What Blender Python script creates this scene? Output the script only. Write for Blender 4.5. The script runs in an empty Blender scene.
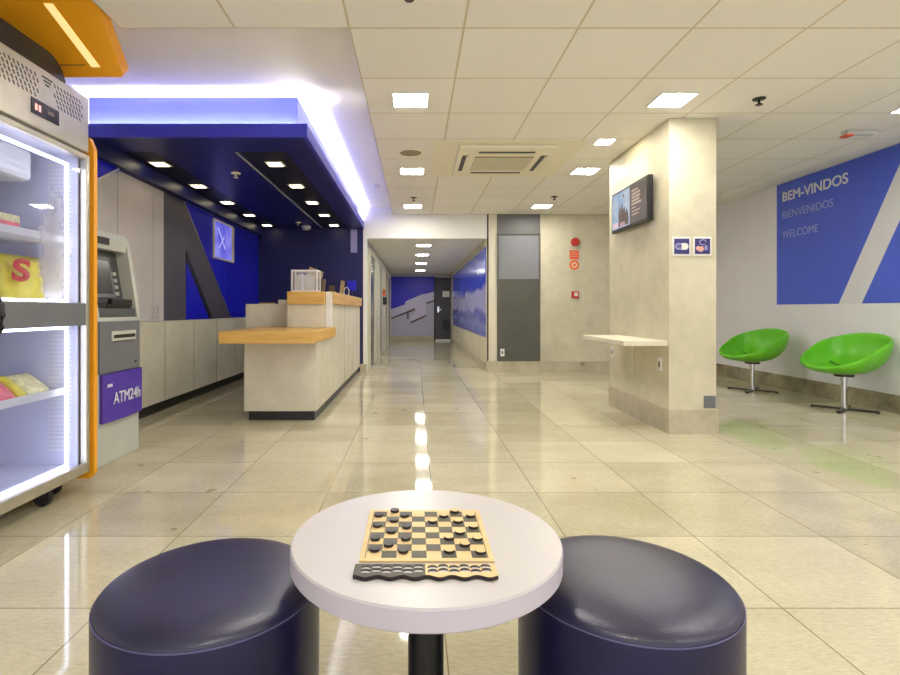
import bpy, bmesh, math, random
from mathutils import Vector, Matrix
random.seed(7)
PI = math.pi
SC = bpy.context.scene
COL = SC.collection
F, CX, CY, CH = 530.0, 415.0, 310.0, 1.08      # focal length in px, vanishing point, camera height

def at(px, py, Y):
    return Vector(((px - CX) * Y / F, Y, CH - (py - CY) * Y / F))

# ------------------------------------------------------------------ materials
def lin(c):
    r = []
    for v in c:
        v = v / 255.0
        r.append(v / 12.92 if v <= 0.04045 else ((v + 0.055) / 1.055) ** 2.4)
    return (r[0], r[1], r[2], 1.0)

def base_mat(name):
    m = bpy.data.materials.new(name); m.use_nodes = True
    nt = m.node_tree
    return m, nt, nt.nodes['Principled BSDF']

def coords(nt):
    return nt.nodes.new('ShaderNodeTexCoord').outputs['Object']

def geopos(nt):
    return nt.nodes.new('ShaderNodeNewGeometry').outputs['Position']

def noise(nt, vec, scale, detail=4, rough=0.55, stretch=None):
    n = nt.nodes.new('ShaderNodeTexNoise')
    n.inputs['Scale'].default_value = scale; n.inputs['Detail'].default_value = detail
    n.inputs['Roughness'].default_value = rough
    if stretch:
        mp = nt.nodes.new('ShaderNodeMapping'); mp.inputs['Scale'].default_value = stretch
        nt.links.new(vec, mp.inputs['Vector']); vec = mp.outputs['Vector']
    nt.links.new(vec, n.inputs['Vector'])
    return n.outputs['Fac']

def ramp(nt, fac, stops):
    r = nt.nodes.new('ShaderNodeValToRGB')
    els = r.color_ramp.elements
    els[0].position, els[0].color = stops[0][0], stops[0][1]
    els[1].position, els[1].color = stops[-1][0], stops[-1][1]
    for p, c in stops[1:-1]:
        e = els.new(p); e.color = c
    nt.links.new(fac, r.inputs['Fac'])
    return r.outputs['Color']

def mth(nt, op, a, b=None, c=None):
    n = nt.nodes.new('ShaderNodeMath'); n.operation = op
    for i, v in enumerate((a, b, c)):
        if v is None: continue
        if isinstance(v, (int, float)): n.inputs[i].default_value = v
        else: nt.links.new(v, n.inputs[i])
    return n.outputs[0]

def mixc(nt, fac, a, b):
    n = nt.nodes.new('ShaderNodeMix'); n.data_type = 'RGBA'
    for s, v in ((n.inputs[0], fac), (n.inputs[6], a), (n.inputs[7], b)):
        if isinstance(v, (int, float, tuple)): s.default_value = v
        else: nt.links.new(v, s)
    return n.outputs[2]

def bump(nt, bs, h, strength, dist=0.01):
    b = nt.nodes.new('ShaderNodeBump')
    b.inputs['Strength'].default_value = strength; b.inputs['Distance'].default_value = dist
    nt.links.new(h, b.inputs['Height']); nt.links.new(b.outputs['Normal'], bs.inputs['Normal'])

def flat(name, rgb, rough=0.5, metal=0.0, var=0.06, scale=6.0, spec=0.5, bmp=0.0, coat=0.0):
    """painted / plastic / metal surface with a slight procedural variation"""
    m, nt, bs = base_mat(name)
    c = lin(rgb)
    f = noise(nt, coords(nt), scale)
    lo = tuple(min(1, v * (1 - var)) for v in c[:3]) + (1,)
    hi = tuple(min(1, v * (1 + var)) for v in c[:3]) + (1,)
    nt.links.new(ramp(nt, f, [(0.3, lo), (0.7, hi)]), bs.inputs['Base Color'])
    bs.inputs['Roughness'].default_value = rough; bs.inputs['Metallic'].default_value = metal
    bs.inputs['Specular IOR Level'].default_value = spec
    bs.inputs['Coat Weight'].default_value = coat
    if bmp: bump(nt, bs, noise(nt, coords(nt), scale * 25), bmp, 0.002)
    return m

def emit(name, rgb, strength):
    m, nt, bs = base_mat(name)
    bs.inputs['Base Color'].default_value = (0.8, 0.8, 0.8, 1)
    bs.inputs['Emission Color'].default_value = (rgb[0], rgb[1], rgb[2], 1)
    bs.inputs['Emission Strength'].default_value = strength
    return m

def concrete(name, a, b, rough=0.55, scale=1.6):
    m, nt, bs = base_mat(name)
    p = geopos(nt)
    n1 = noise(nt, p, scale, 6, 0.6)
    n2 = noise(nt, p, scale * 5, 5, 0.6)
    f = mth(nt, 'ADD', mth(nt, 'MULTIPLY', n1, 0.7), mth(nt, 'MULTIPLY', n2, 0.3))
    nt.links.new(ramp(nt, f, [(0.36, lin(a)), (0.66, lin(b))]), bs.inputs['Base Color'])
    bs.inputs['Roughness'].default_value = rough
    bump(nt, bs, n2, 0.08, 0.005)
    return m

def wood(name, a, b, axis='X', rough=0.4):
    m, nt, bs = base_mat(name)
    st = {'X': (1.2, 14, 14), 'Y': (14, 1.2, 14), 'Z': (14, 14, 1.2)}[axis]
    f = noise(nt, geopos(nt), 2.2, 6, 0.6, st)
    nt.links.new(ramp(nt, f, [(0.3, lin(a)), (0.7, lin(b))]), bs.inputs['Base Color'])
    bs.inputs['Roughness'].default_value = rough
    return m

def grid_line(nt, comp, off, size, w):
    u = mth(nt, 'DIVIDE', mth(nt, 'SUBTRACT', comp, off), size)
    fr = mth(nt, 'ABSOLUTE', mth(nt, 'SUBTRACT', mth(nt, 'FRACT', mth(nt, 'ADD', u, 0.5)), 0.5))
    return mth(nt, 'LESS_THAN', fr, w / size / 2), mth(nt, 'FLOOR', u)

def tile_mat(name, a, b, line, ox, oy, sx, sy, w, rough, floor=False):
    m, nt, bs = base_mat(name)
    p = geopos(nt)
    sep = nt.nodes.new('ShaderNodeSeparateXYZ'); nt.links.new(p, sep.inputs[0])
    lx, ix = grid_line(nt, sep.outputs['X'], ox, sx, w)
    ly, iy = grid_line(nt, sep.outputs['Y'], oy, sy, w)
    line_f = mth(nt, 'MAXIMUM', lx, ly)
    comb = nt.nodes.new('ShaderNodeCombineXYZ')
    nt.links.new(ix, comb.inputs[0]); nt.links.new(iy, comb.inputs[1])
    wn = nt.nodes.new('ShaderNodeTexWhiteNoise'); wn.noise_dimensions = '3D'
    nt.links.new(comb.outputs[0], wn.inputs['Vector'])
    if floor:
        n1 = noise(nt, p, 1.3, 5, 0.65, (1.0, 2.0, 1))
        n2 = noise(nt, p, 30, 6, 0.7, (1.0, 3.0, 1))
        f = mth(nt, 'ADD', mth(nt, 'MULTIPLY', n1, 0.35), mth(nt, 'MULTIPLY', n2, 0.5))
        f = mth(nt, 'ADD', f, mth(nt, 'MULTIPLY', wn.outputs['Value'], 0.15))
        spot = noise(nt, p, 5.5, 2, 0.4)
        spot = mth(nt, 'GREATER_THAN', spot, 0.735)
    else:
        f = mth(nt, 'ADD', mth(nt, 'MULTIPLY', noise(nt, p, 60, 3), 0.35), mth(nt, 'MULTIPLY', wn.outputs['Value'], 0.65))
    col = ramp(nt, f, [(0.36 if floor else 0.3, lin(a)), (0.64 if floor else 0.75, lin(b))])
    if floor: col = mixc(nt, mth(nt, 'MULTIPLY', spot, 0.5), col, lin((110, 95, 70)))
    col = mixc(nt, line_f, col, lin(line))
    nt.links.new(col, bs.inputs['Base Color'])
    if floor:
        rr = nt.nodes.new('ShaderNodeMapRange')
        rr.inputs['To Min'].default_value = rough * 0.7; rr.inputs['To Max'].default_value = rough * 1.4
        nt.links.new(n1, rr.inputs['Value']); nt.links.new(rr.outputs[0], bs.inputs['Roughness'])
        bs.inputs['Specular IOR Level'].default_value = 0.62
    else:
        bs.inputs['Roughness'].default_value = rough
        bs.inputs['Specular IOR Level'].default_value = 0.3
    bump(nt, bs, mth(nt, 'SUBTRACT', 1.0, line_f), 0.25, 0.003)
    return m

M = {}
M['floor'] = tile_mat('polished_floor_tile', (182, 174, 144), (220, 212, 182), (140, 129, 100), 0.10, 3.14, 0.6156, 0.61, 0.005, 0.055, True)
M['ceil'] = tile_mat('ceiling_tile', (238, 234, 226), (242, 238, 231), (208, 196, 166), 0.289, 3.14, 0.678, 0.678, 0.014, 0.8)
M['plaster'] = flat('white_plaster', (238, 235, 228), 0.8, var=0.02, scale=2)
M['hallceil'] = flat('hall_ceiling_paint', (228, 226, 216), 0.8, var=0.02, scale=2)
M['lilac'] = flat('lilac_white_paint', (236, 235, 241), 0.6, var=0.02, scale=1.5)
M['concrete'] = concrete('smoothed_cement', (196, 190, 164), (220, 214, 188))
M['concrete_base'] = concrete('cement_skirting', (176, 167, 142), (204, 196, 170), 0.5, 3)
M['stain_base'] = concrete('stained_skirting', (118, 110, 84), (188, 178, 150), 0.5, 2.2)
M['counter'] = concrete('counter_cement_laminate', (206, 200, 180), (228, 222, 204), 0.45, 2.0)
M['wood'] = wood('honey_wood', (208, 160, 74), (232, 190, 106), 'X')
M['woodY'] = wood('honey_wood_lengthwise', (196, 150, 78), (226, 184, 112), 'Y')
M['black'] = flat('black_plastic', (22, 22, 24), 0.4)
M['plinth'] = flat('black_plinth', (34, 32, 34), 0.35)
M['navy'] = flat('navy_gloss_panel', (24, 27, 90), 0.4, var=0.05)
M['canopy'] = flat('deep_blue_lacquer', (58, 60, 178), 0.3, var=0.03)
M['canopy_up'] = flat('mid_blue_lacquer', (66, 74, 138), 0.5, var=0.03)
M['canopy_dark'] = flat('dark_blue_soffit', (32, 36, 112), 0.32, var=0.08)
M['canopy_slot'] = flat('black_blue_recess', (14, 14, 26), 0.4)
M['royal'] = flat('royal_blue_panel', (22, 26, 212), 0.3, var=0.05)
M['greypanel'] = flat('charcoal_panel', (84, 80, 92), 0.45, var=0.05)
M['white_panel'] = flat('white_closet_panel', (206, 200, 200), 0.5, var=0.02)
M['white'] = flat('white_plastic', (232, 230, 226), 0.4, var=0.02)
M['steel'] = flat('brushed_steel', (196, 190, 172), 0.32, 0.75, var=0.08, scale=10)
M['chrome'] = flat('chrome', (215, 215, 218), 0.15, 1.0, var=0.03)
M['darkmetal'] = flat('dark_metal', (70, 66, 64), 0.35, 0.7)
M['orange'] = flat('orange_lacquer', (255, 172, 30), 0.35, var=0.03)
M['atm_light'] = flat('pale_grey_shell', (196, 199, 190), 0.4, var=0.03)
M['atm_dark'] = flat('mid_grey_fascia', (112, 114, 120), 0.45, var=0.04)
M['atm_deep'] = flat('dark_grey_recess', (70, 74, 74), 0.4)
M['purple'] = flat('purple_label', (82, 52, 172), 0.4, var=0.03)
M['green'] = flat('lime_green_shell', (104, 196, 30), 0.35, var=0.04)
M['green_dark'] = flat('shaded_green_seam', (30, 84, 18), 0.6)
M['grey_top'] = flat('grey_header_panel', (100, 99, 98), 0.45, var=0.04)
M['grey_mid'] = flat('grey_upper_panel', (128, 129, 134), 0.4, var=0.03)
M['grey_low'] = flat('olive_grey_door_panel', (84, 84, 76), 0.42, var=0.12, scale=3)
M['red'] = flat('red_plastic', (188, 40, 30), 0.35)
M['sign_red'] = flat('red_orange_sign', (228, 92, 50), 0.5)
M['sign_orange'] = flat('orange_sign', (236, 120, 50), 0.5)
M['sign_blue'] = flat('welcome_sign_blue', (76, 100, 222), 0.42, var=0.05, scale=1.5)
M['sign_white'] = flat('white_lettering', (226, 226, 232), 0.5, var=0.01)
M['sign_pale'] = flat('pale_blue_lettering', (160, 172, 228), 0.5, var=0.01)
M['icon_navy'] = flat('navy_sign_face', (50, 46, 112), 0.45, var=0.03)
M['icon_lilac'] = flat('lilac_icon', (150, 146, 196), 0.5)
M['icon_pink'] = flat('pink_icon', (222, 168, 152), 0.5)
M['cream_strip'] = flat('cream_paint', (222, 216, 194), 0.55, var=0.02)
M['table'] = flat('white_laminate', (206, 201, 200), 0.3, var=0.015, scale=3)
M['table_edge'] = flat('white_edge_banding', (204, 196, 206), 0.4, var=0.015, scale=3)
M['beige_unit'] = flat('cream_ac_plastic', (238, 231, 208), 0.5, var=0.02)
M['grille'] = flat('taupe_grille', (150, 138, 108), 0.6)
M['board_light'] = wood('pale_ply', (222, 190, 130), (236, 208, 152), 'X', 0.5)
M['board_dark'] = flat('charcoal_stain', (92, 88, 78), 0.55, var=0.12, scale=60)
M['burn'] = flat('burnt_edge', (38, 26, 24), 0.6)
M['checker_black'] = flat('black_draught', (46, 42, 40), 0.4)
M['hallend_low'] = flat('pale_lilac_mural', (186, 184, 204), 0.5, var=0.03)
M['hallend_block'] = flat('light_lilac_mural', (206, 200, 226), 0.5, var=0.02)
M['hallend_line'] = flat('dark_taupe_mural', (92, 84, 92), 0.5)
M['hallend_blue'] = flat('violet_blue_mural', (46, 40, 202), 0.4, var=0.03)
M['hall_door'] = flat('dark_grey_door', (66, 64, 72), 0.4, var=0.05)
M['hall_frame'] = flat('hall_cream_frame', (206, 200, 178), 0.5)
M['doorglass'] = flat('dark_tinted_glass', (66, 66, 70), 0.2)
M['tan'] = flat('tan_card', (178, 152, 112), 0.5)
M['brown'] = flat('brown_smoked_acrylic', (96, 84, 66), 0.2)
M['paper'] = flat('paper', (230, 224, 206), 0.7)
M['pack_yellow'] = flat('yellow_packet', (226, 208, 60), 0.35, var=0.15, scale=18)
M['pack_pink'] = flat('pink_packet', (236, 110, 120), 0.35, var=0.2, scale=18)
M['pack_cream'] = flat('cream_packet', (232, 222, 160), 0.4, var=0.25, scale=25)
M['pack_red'] = flat('red_print', (200, 40, 40), 0.4)
M['rubber'] = flat('dark_rubber', (40, 38, 38), 0.6)
M['liner'] = flat('white_cabinet_liner', (216, 216, 232), 0.45, var=0.03)
M['display'] = flat('black_display', (30, 26, 28), 0.2)
M['led_red'] = emit('red_digits', (1.0, 0.15, 0.12), 0.7)

M['lamp'] = emit('warm_led_panel', (1.0, 0.965, 0.885), 72)
M['lamp_hall'] = emit('hall_led_panel', (1.0, 0.96, 0.9), 66)
M['lamp_down'] = emit('warm_downlight', (1.0, 0.86, 0.58), 7)
M['lamp_spot'] = emit('spot_bulb', (1.0, 0.9, 0.66), 120)
M['cove'] = emit('cool_cove_led', (1.0, 0.96, 0.90), 115)
M['led'] = emit('cool_fridge_led', (0.88, 0.89, 1.0), 6)
M['amber'] = emit('amber_strip', (1.0, 0.66, 0.08), 0.7)

# leather
def leather(name='navy_leather', spec=0.42):
    m, nt, bs = base_mat(name)
    p = coords(nt)
    v = nt.nodes.new('ShaderNodeTexVoronoi'); v.inputs['Scale'].default_value = 260; nt.links.new(p, v.inputs['Vector'])
    f = noise(nt, p, 5, 4)
    nt.links.new(ramp(nt, f, [(0.3, lin((15, 12, 50))), (0.7, lin((23, 19, 65)))]), bs.inputs['Base Color'])
    bs.inputs['Roughness'].default_value = 0.36
    bs.inputs['Specular IOR Level'].default_value = spec
    h = mth(nt, 'ADD', mth(nt, 'MULTIPLY', v.outputs['Distance'], 0.3), noise(nt, p, 9, 3))
    bump(nt, bs, h, 0.12, 0.01)
    return m
M['leather'] = leather()
M['leather_top'] = leather('navy_leather_polished', 0.8)
M['piping'] = flat('pale_piping', (92, 88, 134), 0.4)

def hall_mural():
    m, nt, bs = base_mat('printed_blue_mural')
    p = geopos(nt)
    sep = nt.nodes.new('ShaderNodeSeparateXYZ'); nt.links.new(p, sep.inputs[0])
    n = noise(nt, p, 1.1, 4, 0.5)
    z = mth(nt, 'ADD', sep.outputs['Z'], mth(nt, 'MULTIPLY', mth(nt, 'SUBTRACT', n, 0.5), 0.55))
    z = mth(nt, 'DIVIDE', mth(nt, 'SUBTRACT', z, 0.5), 1.8)
    col = ramp(nt, z, [(0.02, lin((76, 84, 190))), (0.2, lin((132, 140, 214))), (0.3, lin((70, 84, 190))),
                       (0.36, lin((168, 168, 216))), (0.52, lin((176, 176, 220))), (0.58, lin((60, 78, 214))), (0.98, lin((70, 90, 220)))])
    nt.links.new(col, bs.inputs['Base Color'])
    bs.inputs['Roughness'].default_value = 0.18
    return m
M['mural'] = hall_mural()

def glass(name, tint=(0.9, 0.92, 1.0), fog=False, milk=0.0):
    m = bpy.data.materials.new(name); m.use_nodes = True
    nt = m.node_tree; nt.nodes.clear()
    out = nt.nodes.new('ShaderNodeOutputMaterial')
    tr = nt.nodes.new('ShaderNodeBsdfTransparent'); tr.inputs[0].default_value = tint + (1,)
    gl = nt.nodes.new('ShaderNodeBsdfGlossy'); gl.inputs['Roughness'].default_value = 0.03
    mx = nt.nodes.new('ShaderNodeMixShader')
    mx.inputs[0].default_value = 0.05; nt.links.new(tr.outputs[0], mx.inputs[1]); nt.links.new(gl.outputs[0], mx.inputs[2])
    last = mx.outputs[0]
    if fog:
        p = geopos(nt)
        sep = nt.nodes.new('ShaderNodeSeparateXYZ'); nt.links.new(p, sep.inputs[0])
        # a patch of frost near the far upper corner of the pane
        dy = mth(nt, 'DIVIDE', mth(nt, 'SUBTRACT', sep.outputs['Y'], 2.90), 0.16)
        dz = mth(nt, 'DIVIDE', mth(nt, 'SUBTRACT', sep.outputs['Z'], 1.42), 0.40)
        d = mth(nt, 'ADD', mth(nt, 'MULTIPLY', dy, dy), mth(nt, 'MULTIPLY', dz, dz))
        n = noise(nt, p, 9, 6, 0.7)
        v = mth(nt, 'SUBTRACT', mth(nt, 'ADD', 0.75, mth(nt, 'MULTIPLY', mth(nt, 'SUBTRACT', n, 0.5), 2.6)), d)
        f = mth(nt, 'MINIMUM', mth(nt, 'MAXIMUM', v, 0.0), 0.38)
        df = nt.nodes.new('ShaderNodeBsdfTranslucent'); df.inputs[0].default_value = (0.95, 0.95, 1, 1)
        m2 = nt.nodes.new('ShaderNodeMixShader')
        nt.links.new(f, m2.inputs[0]); nt.links.new(last, m2.inputs[1]); nt.links.new(df.outputs[0], m2.inputs[2])
        last = m2.outputs[0]
    if milk:
        df = nt.nodes.new('ShaderNodeBsdfDiffuse'); df.inputs[0].default_value = (0.9, 0.9, 0.93, 1)
        m3 = nt.nodes.new('ShaderNodeMixShader'); m3.inputs[0].default_value = milk
        nt.links.new(last, m3.inputs[1]); nt.links.new(df.outputs[0], m3.inputs[2]); last = m3.outputs[0]
    nt.links.new(last, out.inputs[0])
    return m
M['glass'] = glass('clear_glass')
M['frost_glass'] = glass('frosted_door_glass', fog=True)
M['acrylic'] = glass('clear_acrylic', (0.93, 0.93, 0.95), milk=0.2)

def screen_mat(name, cols, strength, scale=4):
    m, nt, bs = base_mat(name)
    f = noise(nt, geopos(nt), scale, 3)
    c = ramp(nt, f, [(0.35, lin(cols[0])), (0.65, lin(cols[1]))])
    bs.inputs['Base Color'].default_value = (0.02, 0.02, 0.02, 1)
    bs.inputs['Roughness'].default_value = 0.2
    nt.links.new(c, bs.inputs['Emission Color']); bs.inputs['Emission Strength'].default_value = strength
    return m
M['scr_blue'] = screen_mat('blue_screen', ((84, 80, 210), (140, 140, 235)), 0.9)
M['scr_line'] = screen_mat('pale_screen_line', ((170, 170, 240), (190, 190, 245)), 0.9)
M['scr_sky'] = screen_mat('sky_screen', ((120, 160, 200), (206, 216, 226)), 0.8, 3)
M['scr_dark'] = screen_mat('brown_screen', ((84, 72, 70), (106, 92, 88)), 0.7)
M['scr_tower'] = screen_mat('tower_screen', ((80, 62, 58), (110, 88, 84)), 0.7, 12)
M['scr_text'] = screen_mat('text_screen', ((196, 176, 156), (206, 186, 166)), 0.75)
M['scr_pink'] = screen_mat('pink_screen', ((220, 170, 180), (236, 200, 205)), 0.8)

# ------------------------------------------------------------------ mesh helpers
def B(): return bmesh.new()

def box(bm, x0, x1, y0, y1, z0, z1, bev=0.0, seg=2):
    vs = [bm.verts.new((x, y, z)) for x in (x0, x1) for y in (y0, y1) for z in (z0, z1)]
    fs = [(0, 1, 3, 2), (4, 6, 7, 5), (0, 4, 5, 1), (2, 3, 7, 6), (0, 2, 6, 4), (1, 5, 7, 3)]
    faces = [bm.faces.new([vs[i] for i in f]) for f in fs]
    if bev:
        es = list({e for f in faces for e in f.edges})
        bmesh.ops.bevel(bm, geom=es, offset=bev, segments=seg, affect='EDGES', profile=0.5)

def prism(bm, pts, axis, a, b):
    """polygon pts (2D) extruded along axis from a to b. X: pts=(y,z); Y: pts=(x,z); Z: pts=(x,y)"""
    def P(p, t):
        return {'X': (t, p[0], p[1]), 'Y': (p[0], t, p[1]), 'Z': (p[0], p[1], t)}[axis]
    v0 = [bm.verts.new(P(p, a)) for p in pts]; v1 = [bm.verts.new(P(p, b)) for p in pts]
    n = len(pts)
    bm.faces.new(v0); bm.faces.new(list(reversed(v1)))
    for i in range(n):
        bm.faces.new([v0[i], v1[i], v1[(i + 1) % n], v0[(i + 1) % n]])

def lathe(bm, prof, c=(0, 0, 0), seg=48, axis='Z'):
    """prof: (r, z) from bottom to top"""
    rings = []
    def P(r, z, a):
        u, v = r * math.cos(a), r * math.sin(a)
        if axis == 'Z': q = (u, v, z)
        elif axis == 'X': q = (z, u, v)
        else: q = (u, z, v)
        return (q[0] + c[0], q[1] + c[1], q[2] + c[2])
    for r, z in prof:
        if r < 1e-6: rings.append([bm.verts.new(P(0, z, 0))])
        else: rings.append([bm.verts.new(P(r, z, 2 * PI * i / seg)) for i in range(seg)])
    for A, C in zip(rings, rings[1:]):
        for i in range(seg):
            j = (i + 1) % seg
            if len(A) == 1 and len(C) == 1: continue
            if len(A) == 1: bm.faces.new([A[0], C[j], C[i]])
            elif len(C) == 1: bm.faces.new([A[i], A[j], C[0]])
            else: bm.faces.new([A[i], A[j], C[j], C[i]])

def cyl(bm, c, r, z0, z1, seg=32, axis='Z'):
    lathe(bm, [(0, z0), (r, z0), (r, z1), (0, z1)], c, seg, axis)

def tube(bm, pts, r, seg=10, closed=False):
    pts = [Vector(p) for p in pts]; rings = []
    n = len(pts)
    up = Vector((0, 0, 1))
    for i, p in enumerate(pts):
        t = (pts[(i + 1) % n] - pts[i - 1]) if closed else (pts[min(i + 1, n - 1)] - pts[max(i - 1, 0)])
        t.normalize()
        u = t.cross(up)
        if u.length < 1e-3: u = t.cross(Vector((1, 0, 0)))
        u.normalize(); v = t.cross(u)
        rings.append([bm.verts.new(p + r * (math.cos(2 * PI * k / seg) * u + math.sin(2 * PI * k / seg) * v)) for k in range(seg)])
    m = n if closed else n - 1
    for i in range(m):
        A, C = rings[i], rings[(i + 1) % n]
        for k in range(seg):
            bm.faces.new([A[k], A[(k + 1) % seg], C[(k + 1) % seg], C[k]])
    if not closed:
        bm.faces.new(rings[0]); bm.faces.new(list(reversed(rings[-1])))

def obj(name, bm, mat, parent=None, smooth=False):
    bmesh.ops.recalc_face_normals(bm, faces=bm.faces)
    me = bpy.data.meshes.new(name); bm.to_mesh(me); bm.free()
    if smooth:
        for p in me.polygons: p.use_smooth = True
    me.materials.append(mat if not isinstance(mat, str) else M[mat])
    o = bpy.data.objects.new(name, me); COL.objects.link(o)
    xs = [v.co.x for v in me.vertices]; ys = [v.co.y for v in me.vertices]; zs = [v.co.z for v in me.vertices]
    org = Vector(((min(xs) + max(xs)) / 2, (min(ys) + max(ys)) / 2, min(zs)))
    me.transform(Matrix.Translation(-org))
    if parent is None: o.location = org
    else:
        o.parent = parent
        w = Vector((0, 0, 0)); p = parent
        while p: w += p.location; p = p.parent
        o.location = org - w
    if smooth == 'auto':
        try:
            me.set_sharp_from_angle(angle=math.radians(40))
        except Exception: pass
    return o

def tag(o, label, cat, group=None):
    o['label'] = label; o['category'] = cat
    if group: o['group'] = group
    return o

def thing(name, label, cat, loc, group=None):
    o = bpy.data.objects.new(name, None); COL.objects.link(o)
    o.empty_display_size = 0.05; o.location = loc
    return tag(o, label, cat, group)

def struct(name, bm, mat, parent=None):
    o = obj(name, bm, mat, parent)
    if parent is None: o['kind'] = 'structure'
    return o

def dup(root, loc, label):
    r = root.copy(); COL.objects.link(r); r.location = loc; r['label'] = label
    for ch in list(root.children):
        c = ch.copy(); COL.objects.link(c); c.parent = r
        for g in list(ch.children):
            d = g.copy(); COL.objects.link(d); d.parent = c
    return r

def text(name, body, size, mat, parent, M3, bold=0.0, width=None, extrude=0.001, align='LEFT'):
    cu = bpy.data.curves.new(name, 'FONT'); cu.body = body; cu.size = size
    cu.extrude = extrude; cu.bevel_depth = bold; cu.bevel_resolution = 0; cu.align_x = align
    t = bpy.data.objects.new(name, cu); COL.objects.link(t)
    bpy.context.view_layer.update()
    me = bpy.data.meshes.new_from_object(t.evaluated_get(bpy.context.evaluated_depsgraph_get()))
    bpy.data.objects.remove(t); bpy.data.curves.remove(cu)
    xs = [v.co.x for v in me.vertices]
    if width: me.transform(Matrix.Diagonal((width / (max(xs) - min(xs)), 1, 1, 1)))
    me.transform(M3)
    me.materials.clear()
    bm = B(); bm.from_mesh(me); bpy.data.meshes.remove(me)
    return obj(name, bm, mat, parent)

def mat_face(loc, xdir, ydir):
    x = Vector(xdir).normalized(); y = Vector(ydir).normalized(); z = x.cross(y)
    m = Matrix((x, y, z)).transposed().to_4x4(); m.translation = loc
    return m

# ------------------------------------------------------------------ the setting
YB, XR, XL, ZC, ZT = 9.25, 5.05, -2.75, 2.75, 2.874
HXL, HXR, YH, ZH = -0.84, 1.257, 18.5, 2.33
YN = -3.0

bm = B(); box(bm, XL, XR, YN, YB, -0.1, 0); box(bm, HXL, HXR, YB, YH, -0.1, 0); struct('floor', bm, 'floor')
bm = B(); box(bm, -0.389, 4.62, YN, YB, ZC, ZC + 0.05); box(bm, -1.745, -0.389, YN, 3.14, ZC, ZC + 0.05)
struct('ceiling', bm, 'ceil')
bm = B()
prism(bm, [(4.62, ZC), (XR, ZC + 0.075), (XR, ZC + 0.3), (4.62, ZC + 0.3)], 'Y', YN, YB)
struct('trim_ceiling_border', bm, 'plaster')
bm = B()
box(bm, XL, -0.389, 3.14, YB, ZT, ZT + 0.05); box(bm, XL, -1.745, YN, 3.14, ZT, ZT + 0.05)
box(bm, -0.389, -0.369, 3.16, YB, ZC + 0.05, ZT + 0.05); box(bm, -1.745, -0.389, 3.12, 3.14, ZC + 0.05, ZT + 0.05)
box(bm, -1.745, -1.725, YN, 3.12, ZC + 0.05, ZT + 0.05)
struct('ceiling_raised_tray', bm, 'plaster')
bm = B(); box(bm, XL - 0.1, XL, YN, YB + 0.1, 0, 3.1); struct('wall_left', bm, 'lilac')
bm = B(); box(bm, XR, XR + 0.1, YN, YB + 0.1, 0, 3.1); struct('wall_right', bm, 'lilac')
# back wall: navy reception part, lintel, cement part
bm = B(); box(bm, XL, -0.905, YB, YB + 0.12, 0, 2.62); struct('wall_reception_back', bm, 'navy')
bm = B(); box(bm, XL, HXR, YB, YB + 0.12, ZH, 3.05)
o = None
bm.free()
bm = B(); box(bm, -0.905, HXR, YB, YB + 0.12, ZH, 3.05); box(bm, XL, -0.905, YB, YB + 0.12, 2.62, 3.05)
box(bm, -0.905, HXL, YB, YB + 0.12, 0, ZH)
struct('trim_hall_lintel', bm, 'plaster')
bm = B(); box(bm, HXR, XR, YB, YB + 0.12, 0, 3.05); struct('wall_back', bm, 'concrete')
bm = B(); box(bm, HXR + 0.0, HXR + 0.025, YB - 0.012, YB, 0.19, ZC); struct('trim_corner_bead', bm, 'black')
bm = B(); box(bm, HXR + 0.025, 1.43, YB - 0.008, YB, 0.19, ZC); struct('trim_cream_strip', bm, 'cream_strip')
bm = B(); box(bm, HXR, XR, YB - 0.025, YB, 0, 0.19); struct('baseboard_back', bm, 'concrete_base')
bm = B(); box(bm, XR - 0.025, XR, YN, YB - 0.025, 0, 0.19); struct('baseboard_right', bm, 'stain_base')
bm = B(); box(bm, -0.96, HXL, YB - 0.02, YB, 0, 0.14); struct('baseboard_hall_corner', bm, 'concrete_base')
# grey panel in the back wall
bm = B(); box(bm, 1.43, 2.18, YB - 0.02, YB, 0.19, ZC); r = struct('door_1', bm, 'grey_top')
bm = B(); box(bm, 1.46, 2.15, YB - 0.032, YB - 0.02, 1.62, 2.37); struct('upper_panel', bm, 'grey_mid', r)
bm = B(); box(bm, 1.43, 2.18, YB - 0.03, YB - 0.02, 0.19, 1.62); struct('lower_panel', bm, 'grey_low', r)
bm = B()
for a in (1.43, 2.155): box(bm, a, a + 0.025, YB - 0.045, YB - 0.02, 1.62, 2.42)
box(bm, 1.455, 2.155, YB - 0.045, YB - 0.02, 2.395, 2.42)
struct('panel_frame', bm, 'grey_top', r)
# hall
bm = B(); box(bm, HXL, HXR, YB + 0.12, YH, ZH, ZH + 0.05); struct('ceiling_hall', bm, 'hallceil')
bm = B(); box(bm, HXR, HXR + 0.1, YB + 0.12, YH, 0, ZH + 0.05); struct('wall_hall_right', bm, 'concrete')
bm = B(); box(bm, HXL - 0.1, HXL, YB + 0.12, YH, 0, ZH + 0.05); struct('wall_hall_left', bm, 'hall_frame')
bm = B(); box(bm, HXL, HXR, YH, YH + 0.1, 0, ZH + 0.05); struct('wall_hall_end', bm, 'hallend_low')
bm = B(); box(bm, HXL, 0.68, YH - 0.02, YH, 0, 0.16); struct('baseboard_hall_end', bm, 'concrete_base')
bm = B(); box(bm, HXR - 0.02, HXR, YB + 0.13, YH - 0.02, 0, 0.16); struct('baseboard_hall_right', bm, 'concrete_base')
bm = B(); box(bm, HXR - 0.03, HXR, YB + 0.13, YH, 2.23, ZH); struct('trim_hall_right', bm, 'hall_frame')
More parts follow.
